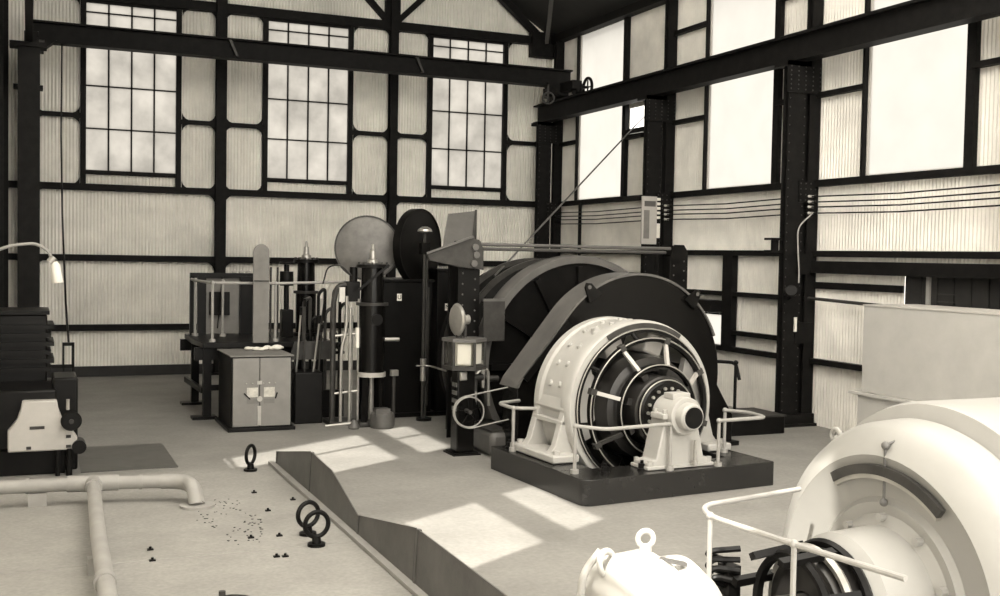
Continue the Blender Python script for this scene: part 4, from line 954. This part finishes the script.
# bent steel plates along the slab edge
t_ = [((15.05, .22), (13.2, .54)), ((13.14, .54), (12.15, .50), (11.02, .24)), ((10.98, .25), (9.2, .54)), ((9.15, .54), (7.0, .52))]
lbs = ['farthest steel edge plate, rising towards the camera', 'second steel edge plate, sloping down towards the camera', 'third steel edge plate, rising again towards the camera', 'nearest steel edge plate at the bottom of the picture']
for pr, lb in zip(t_, lbs):
    yb = pr[0][0]; ye = pr[-1][0]
    t = thing('edge_plate', lb, 'steel plate', (3.2, (yb + ye)/2, 0), 0, 'steel edge plates')
    top = [(y, z) for y, z in pr]; P = [(yb, 0)] + top + [(ye, 0)]
    MB().prism(P, lambda a, b, d: (3.17 + d + .05*b, a, b), 0, .012).build('sheet', PLATE, t)
    MB().bar((3.18, yb - .01, .0), (3.18 + .05*top[0][1], yb - .01, top[0][1]), .04, .05, up=(0, 1, 0)).build('end_stiffener', PLATE, t)
tag(MB().box(3.09, 3.17, 7.2, 15.2, 0, .06).build('angle_strip', LAGGED), 'long pale steel strip along the foot of the edge plates', 'strip')

# ------------------------------------------------------------------ motor generator set, lower right
S = .85
CAMP = Vector((0, 0, 3))
G = Matrix.Translation(CAMP) @ Matrix.Scale(S, 4) @ Matrix.Translation(-CAMP)
def GP(x, y, z): return tuple(G @ Vector((x, y, z)))
gy, gz = 5.9, .62
XA = (1, 0, 0)
og = (.13, gy, gz)
t = thing('motor_generator', 'large cream motor-generator with dished end shield in the near right corner', 'generator', GP(6.0, gy, gz - 1.35))
MB().lathe([(.60, 5.44), (.68, 5.42), (.72, 5.46), (.95, 5.40), (1.02, 5.36), (1.06, 5.38), (1.2, 5.47), (1.25, 5.56), (1.26, 5.75), (.60, 5.75)], og, XA, 96, closed=True).build('end_shield', GENW, t, G)
MB().lathe([(.9, 5.75), (1.22, 5.75), (1.24, 5.80), (1.36, 5.84), (1.38, 5.9), (1.38, 7.4), (1.3, 7.5), (.9, 7.5)], og, XA, 96, closed=True).build('stator', GENW, t, G)
MB().lathe([(.30, 4.98), (.44, 4.96), (.50, 5.02), (.52, 5.4), (.62, 5.45), (.30, 5.45)], og, XA, 64, closed=True).build('bearing_hub', GENW, t, G)
g = MB()
for k in range(10):
    th = 2*PI*k/10 + .25; MB().cyl((5.57, gy + .58*cos(th), gz + .58*sin(th)), (5.51, gy + .58*cos(th), gz + .58*sin(th)), .03, n=8).build('hub_bolt', GENW, t, G)
# arc nameplate : angles in y-z plane
def arcx(ri, ro, x0, x1, a0, a1, n=40):
    v = []
    for i in range(n+1):
        th = a0 + (a1-a0)*i/n
        for r, x in ((ri, x0), (ro, x0), (ro, x1), (ri, x1)): v.append((x, gy + r*cos(th), gz + r*sin(th)))
    f = [(4*i+j, 4*i+4+j, 4*i+4+(j+1) % 4, 4*i+(j+1) % 4) for i in range(n) for j in range(4)] + [(0, 1, 2, 3), (4*n+3, 4*n+2, 4*n+1, 4*n)]
    return MB().add(v, f)
arcx(.885, .955, 5.47, 5.51, math.radians(58), math.radians(127)).build('name_plate', IRON, t, G)
arcx(.855, .885, 5.48, 5.52, math.radians(58), math.radians(127)).build('plate_bead', BRIGHT, t, G)
ea = math.radians(53); MB().ring((5.75, gy + 1.29*cos(ea), gz + 1.29*sin(ea)), (1, 0, 0), .05, .018, 22).cyl((5.75, gy + 1.2*cos(ea), gz + 1.2*sin(ea)), (5.75, gy + 1.285*cos(ea), gz + 1.285*sin(ea)), .03).build('lifting_eye', GENW, t, G)
MB().cyl((5.50, gy - .02, gz + .70), (5.50, gy - .02, gz + 1.10), .010, n=8).cyl((5.50, gy - .02, gz + 1.10), (5.75, gy - .1, gz + 1.22), .010, n=8).ball((5.50, gy - .02, gz + 1.10), .03).ball((5.75, gy - .1, gz + 1.22), .028).ball((5.50, gy - .02, gz + .70), .03).build('oil_pipe', GREYP, t, G)
MB().cyl((3.0, gy, gz), (7.4, gy, gz), .12, n=20).build('shaft', IRON, t, G)
MB().box(5.3, 7.6, gy - 1.5, gy + 1.5, -.53, -.25).build('bedplate', BLACK, t, G)
# brush gear
c = t
MB().lathe([(.13, 4.72), (.36, 4.72), (.37, 4.74), (.37, 4.98), (.13, 4.98)], og, XA, 48, closed=True).build('commutator', COPPER, c, G)
for x, r in ((4.60, .40), (4.76, .43), (4.90, .45)): MB().lathe([(r - .04, x), (r, x - .01), (r + .02, x + .02), (r, x + .05), (r - .04, x + .05)], og, XA, 56, closed=True).build('brush_ring', BLACK if x != 4.76 else BRIGHT, c, G)
for k in range(8):
    th = k*PI/4 + .3
    MB().bar((4.55, gy + .40*cos(th), gz + .40*sin(th)), (4.98, gy + .44*cos(th), gz + .44*sin(th)), .06, .05, up=(0, cos(th), sin(th))).build('brush_arm', BLACK, c, G)
MB().box(4.56, 4.66, gy + .46, gy + .60, -.53, gz + .2).build('terminal_post', BLACK, c, G)
for k in range(4): MB().tube(fillet([(4.6, gy + .50 + .02*k, gz - .05 + .09*k), (4.42, gy + .54, gz + .02 + .09*k), (4.45, gy + .5, gz + .14 + .06*k), (4.62, gy + .42, gz + .1 + .08*k)], .08), .022, 8).build('cable', BLACK, c, G)
# exciter with domed cover at the bottom of the picture
t = thing('exciter', 'sunlit cream domed exciter casing with lifting eye, at the bottom edge', 'exciter', GP(3.7, gy, gz - 1.0))
MB().lathe([(0, 3.12), (.3, 3.13), (.42, 3.18), (.50, 3.26), (.52, 3.50), (.46, 3.60), (.12, 3.64)], og, XA, 56).build('casing', WHITE, t, G)
MB().lathe([(.12, 3.56), (.40, 3.58), (.46, 3.66), (.46, 3.76), (.36, 3.88), (.12, 3.92)], og, XA, 56).build('end_dome', WHITE, t, G)
MB().ring((3.60, gy + .02, gz + .60), (.3, 1, 0), .05, .018, 22).cyl((3.60, gy + .02, gz + .48), (3.60, gy + .02, gz + .56), .04).build('lifting_eye', WHITE, t, G)
MB().ring((3.34, gy + .05, gz + .46), (.45, -1, 0.2), .075, .02, 24).build('handle_loop', WHITE, t, G)
MB().tube(fillet([(3.2, gy + .2, gz - .3), (3.2, gy + .1, gz + .4), (3.30, gy + .06, gz + .54)], .1), .025, 10).build('oil_pipe', WHITE, t, G)
MB().bar((3.62, gy - .1, gz + .50), (3.8, gy - .14, gz + .46), .05, .02).build('lid_catch', GREYP, t, G)
MB().box(3.2, 4.0, gy - .5, gy + .5, -.53, gz - .3).build('pedestal', WHITE, t, G, bevel=.03)
# rail round the pit
RH = 1.55
rail('handrail', 'pale pipe handrail round the near right machine', [(3.54, 5.13, RH), (3.60, 4.47, RH)], [(4.5, 5.55, RH), (3.64, 5.36, RH), (3.53, 5.13, RH), (3.60, 4.47, RH), (3.70, 3.8, RH)], .016, 0, .12, I4)

# white casing by the side wall
t = thing('white_casing', 'tall plain white sheet casing at the right edge, before the side wall', 'casing', (11.9, 10.5, 0))
MB().box(11.2, 12.2, 7.0, 12.5, 1.1, 2.36).build('upper_panel', WHITE, t, bevel=.01)
MB().box(11.17, 12.2, 7.0, 12.54, 0, 1.06).build('lower_panel', WHITE, t, bevel=.01)
MB().box(11.12, 12.2, 7.0, 12.68, 1.06, 1.10).build('ledge', WHITE, t)
MB().box(11.19, 12.21, 7.0, 12.51, 2.36, 2.38).build('cap_strip', CREAM, t)
# low dark box and rail right of the gear case
t = thing('pit_kerb', 'low dark kerb box right of the gear case', 'kerb', (11.6, 16.0, 0))
MB().box(10.95, 12.05, 15.3, 16.2, 0, .3).build('kerb_body', BLACK, t, bevel=.02); MB().box(10.93, 12.07, 15.28, 16.22, .3, .33).build('kerb_cover', IRON, t)
rail('handrail', 'dark pipe handrail between gear case and side wall', [(11.35, 15.8, 1.2), (10.75, 16.6, 1.2)], [(10.6, 16.7, 1.2), (10.75, 16.6, 1.2), (11.35, 15.8, 1.2), (11.4, 15.75, .9)], .03, .33, .1, I4, BLACK)

# ------------------------------------------------------------------ light
w = bpy.data.worlds.new('sky'); bpy.context.scene.world = w; w.use_nodes = True
nt = w.node_tree; bg = nt.nodes['Background']; bg.inputs['Color'].default_value = (1.0, .955, .87, 1)
tcw = nt.nodes.new('ShaderNodeTexCoord'); dp = nt.nodes.new('ShaderNodeVectorMath'); dp.operation = 'DOT_PRODUCT'
dp.inputs[1].default_value = Vector((-.767, -.472, 1)).normalized()[:]
mr = nt.nodes.new('ShaderNodeMapRange'); mr.inputs['From Min'].default_value = -.1; mr.inputs['From Max'].default_value = .9
mr.inputs['To Min'].default_value = 3.2; mr.inputs['To Max'].default_value = 7.0
nt.links.new(tcw.outputs['Generated'], dp.inputs[0]); nt.links.new(dp.outputs['Value'], mr.inputs['Value']); nt.links.new(mr.outputs['Result'], bg.inputs['Strength'])
su = bpy.data.lights.new('sun', 'SUN'); su.energy = 10.5; su.angle = math.radians(.6); su.color = (1, .955, .87)
so = bpy.data.objects.new('sun', su); COL.objects.link(so)
sd = Vector((.767, .472, -1)); so.rotation_euler = sd.to_track_quat('-Z', 'Y').to_euler(); so.location = (-10, 0, 20)

# ------------------------------------------------------------------ camera
cam = bpy.data.cameras.new('camera'); co = bpy.data.objects.new('camera', cam); COL.objects.link(co)
cam.sensor_fit = 'HORIZONTAL'; cam.sensor_width = 36; cam.lens = 1091.33 * 36 / 1000
yaw, pit, rol = .408532705, .0391722, .01807
fw = Vector((sin(yaw)*cos(pit), cos(yaw)*cos(pit), -sin(pit))); r_ = Vector((cos(yaw), -sin(yaw), 0)); u_ = r_.cross(fw)
r2 = r_*cos(rol) + u_*sin(rol); u2 = -r_*sin(rol) + u_*cos(rol)
Mx = Matrix((r2, u2, -fw)).transposed().to_4x4(); Mx.translation = (0, 0, 3.0); co.matrix_world = Mx
cam.clip_start = .05; cam.clip_end = 500
sc = bpy.context.scene; sc.camera = co
sc.view_settings.view_transform = 'Standard'; sc.view_settings.look = 'None'; sc.view_settings.gamma = 1; sc.view_settings.use_curve_mapping = False
sc.view_settings.exposure = -0.05
sc.cycles.use_denoising = True
sc.cycles.max_bounces = 10; sc.cycles.diffuse_bounces = 6; sc.cycles.transparent_max_bounces = 8
